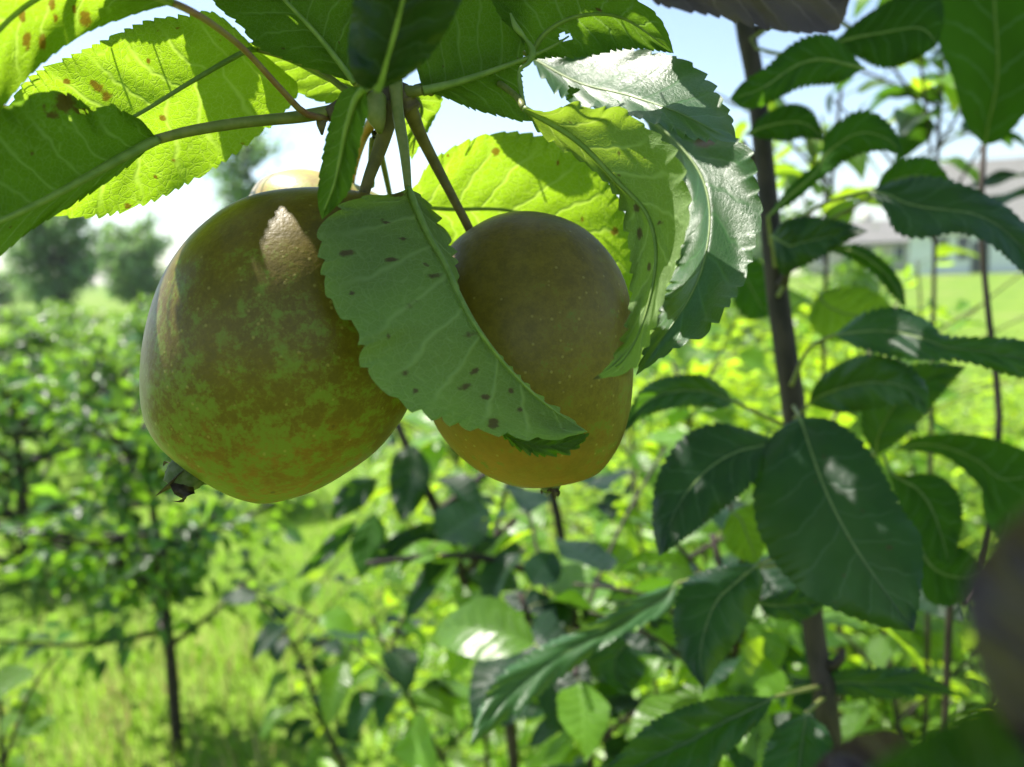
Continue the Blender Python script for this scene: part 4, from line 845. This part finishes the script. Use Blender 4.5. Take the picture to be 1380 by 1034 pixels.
def house(base, w_, dp, hw, hr, rot, mat, label, wins, ridge='x'):
    root = thing('house', Vector(base), label, 'house'); B = np.array(base); Rr = np.array(Matrix.Rotation(rot, 3, 'Z'))
    def T(p): return B + np.asarray(p, float) @ Rr.T
    def bx(c, s): v, f = box((0, 0, 0), s); v = np.array(v) + np.array(c); return [T(q) for q in v], f
    def xf(g): return [T(q) for q in g[0]], g[1]
    hx, hy = w_ / 2, dp / 2
    V = [(-hx, -hy, 0), (hx, -hy, 0), (hx, hy, 0), (-hx, hy, 0), (-hx, -hy, hw), (hx, -hy, hw), (hx, hy, hw), (-hx, hy, hw), (-hx, 0, hw + hr - .1), (hx, 0, hw + hr - .1)]
    Fc = [(0, 1, 5, 4), (2, 3, 7, 6), (1, 2, 6, 9, 5), (3, 0, 4, 8, 7)]
    put('wall', [T(q) for q in V], Fc, M[mat], root, smooth=False)
    o = .45; sl_ = hr / hy; V = []
    for s in (-1, 1):
        for x in (-hx - o, hx + o):
            V += [(x, s * (hy + o), hw - o * sl_), (x, 0, hw + hr), (x, s * (hy + o), hw - o * sl_ + .2), (x, 0, hw + hr + .2)]
    Fc = []
    for q in (0, 8): Fc += [(q, q + 1, q + 5, q + 4), (q + 2, q + 6, q + 7, q + 3), (q, q + 4, q + 6, q + 2), (q, q + 2, q + 3, q + 1), (q + 4, q + 5, q + 7, q + 6)]
    r = put('roof', [T(q) for q in V], Fc, M['roof'], root, smooth=False)
    put('chimney', *bx((hx * .5, .6, hw + hr + .3), (.7, .7, 1.3)), M['tan'], r)
    for (x, z, ww, hh) in wins:
        f = put('window', *join([bx((x, -hy - .03, z + hh / 2 + .05), (ww + .2, .08, .1)), bx((x, -hy - .03, z - hh / 2 - .05), (ww + .2, .08, .1)), bx((x - ww / 2 - .05, -hy - .03, z), (.1, .08, hh)), bx((x + ww / 2 + .05, -hy - .03, z), (.1, .08, hh)), bx((x, -hy - .03, z), (ww, .05, .05))]), M['trim'], root, smooth=False)
        put('pane', *bx((x, -hy - .01, z), (ww, .03, hh)), M['glass'], f, smooth=False)
    d = put('door', *bx((-hx + 4.2, -hy - .03, 1.05), (1, .08, 2.1)), M['glass'], root, smooth=False)
    return root
hb = gd(1415, 56)
house(hb, 18, 9, 3.2, 4.3, rad(-27), 'siding', 'white sided house with big grey roof beyond the lawn at the right edge', [(-7, 1.7, .7, 1.5), (-5.8, 1.7, .7, 1.5), (-2.6, 1.7, .7, 1.5), (0, 1.7, .8, 1.5), (2.4, 1.7, .8, 1.5), (5, 1.7, .8, 1.5)])
hb = gd(1130, 74)
house(hb, 11, 8, 2.5, 1.8, rad(8), 'tan', 'low tan house with a grey roof left of the white one', [(-4, 1.5, 1, 1.2), (0, 1.5, 1, 1.2), (3, 1.5, 1, 1.2)])
# ------------------------------------------------------------------ summer haze
hz = box((0, 400, 24), (900, 960, 50.3))
t = NT('air'); pv = t.n('VolumePrincipled'); pv.inputs['Color'].default_value = (0.85, 0.92, 1, 1); pv.inputs['Density'].default_value = 0.0005; pv.inputs['Anisotropy'].default_value = 0.3
t.t.links.new(pv.outputs[0], t.n('OutputMaterial').inputs[1])
tag(put('haze', *hz, t.m, smooth=False), 'thin summer haze filling the air over the field', 'haze', kind='stuff')
for o in bpy.data.objects:
    if '_o' in o.keys(): del o['_o']
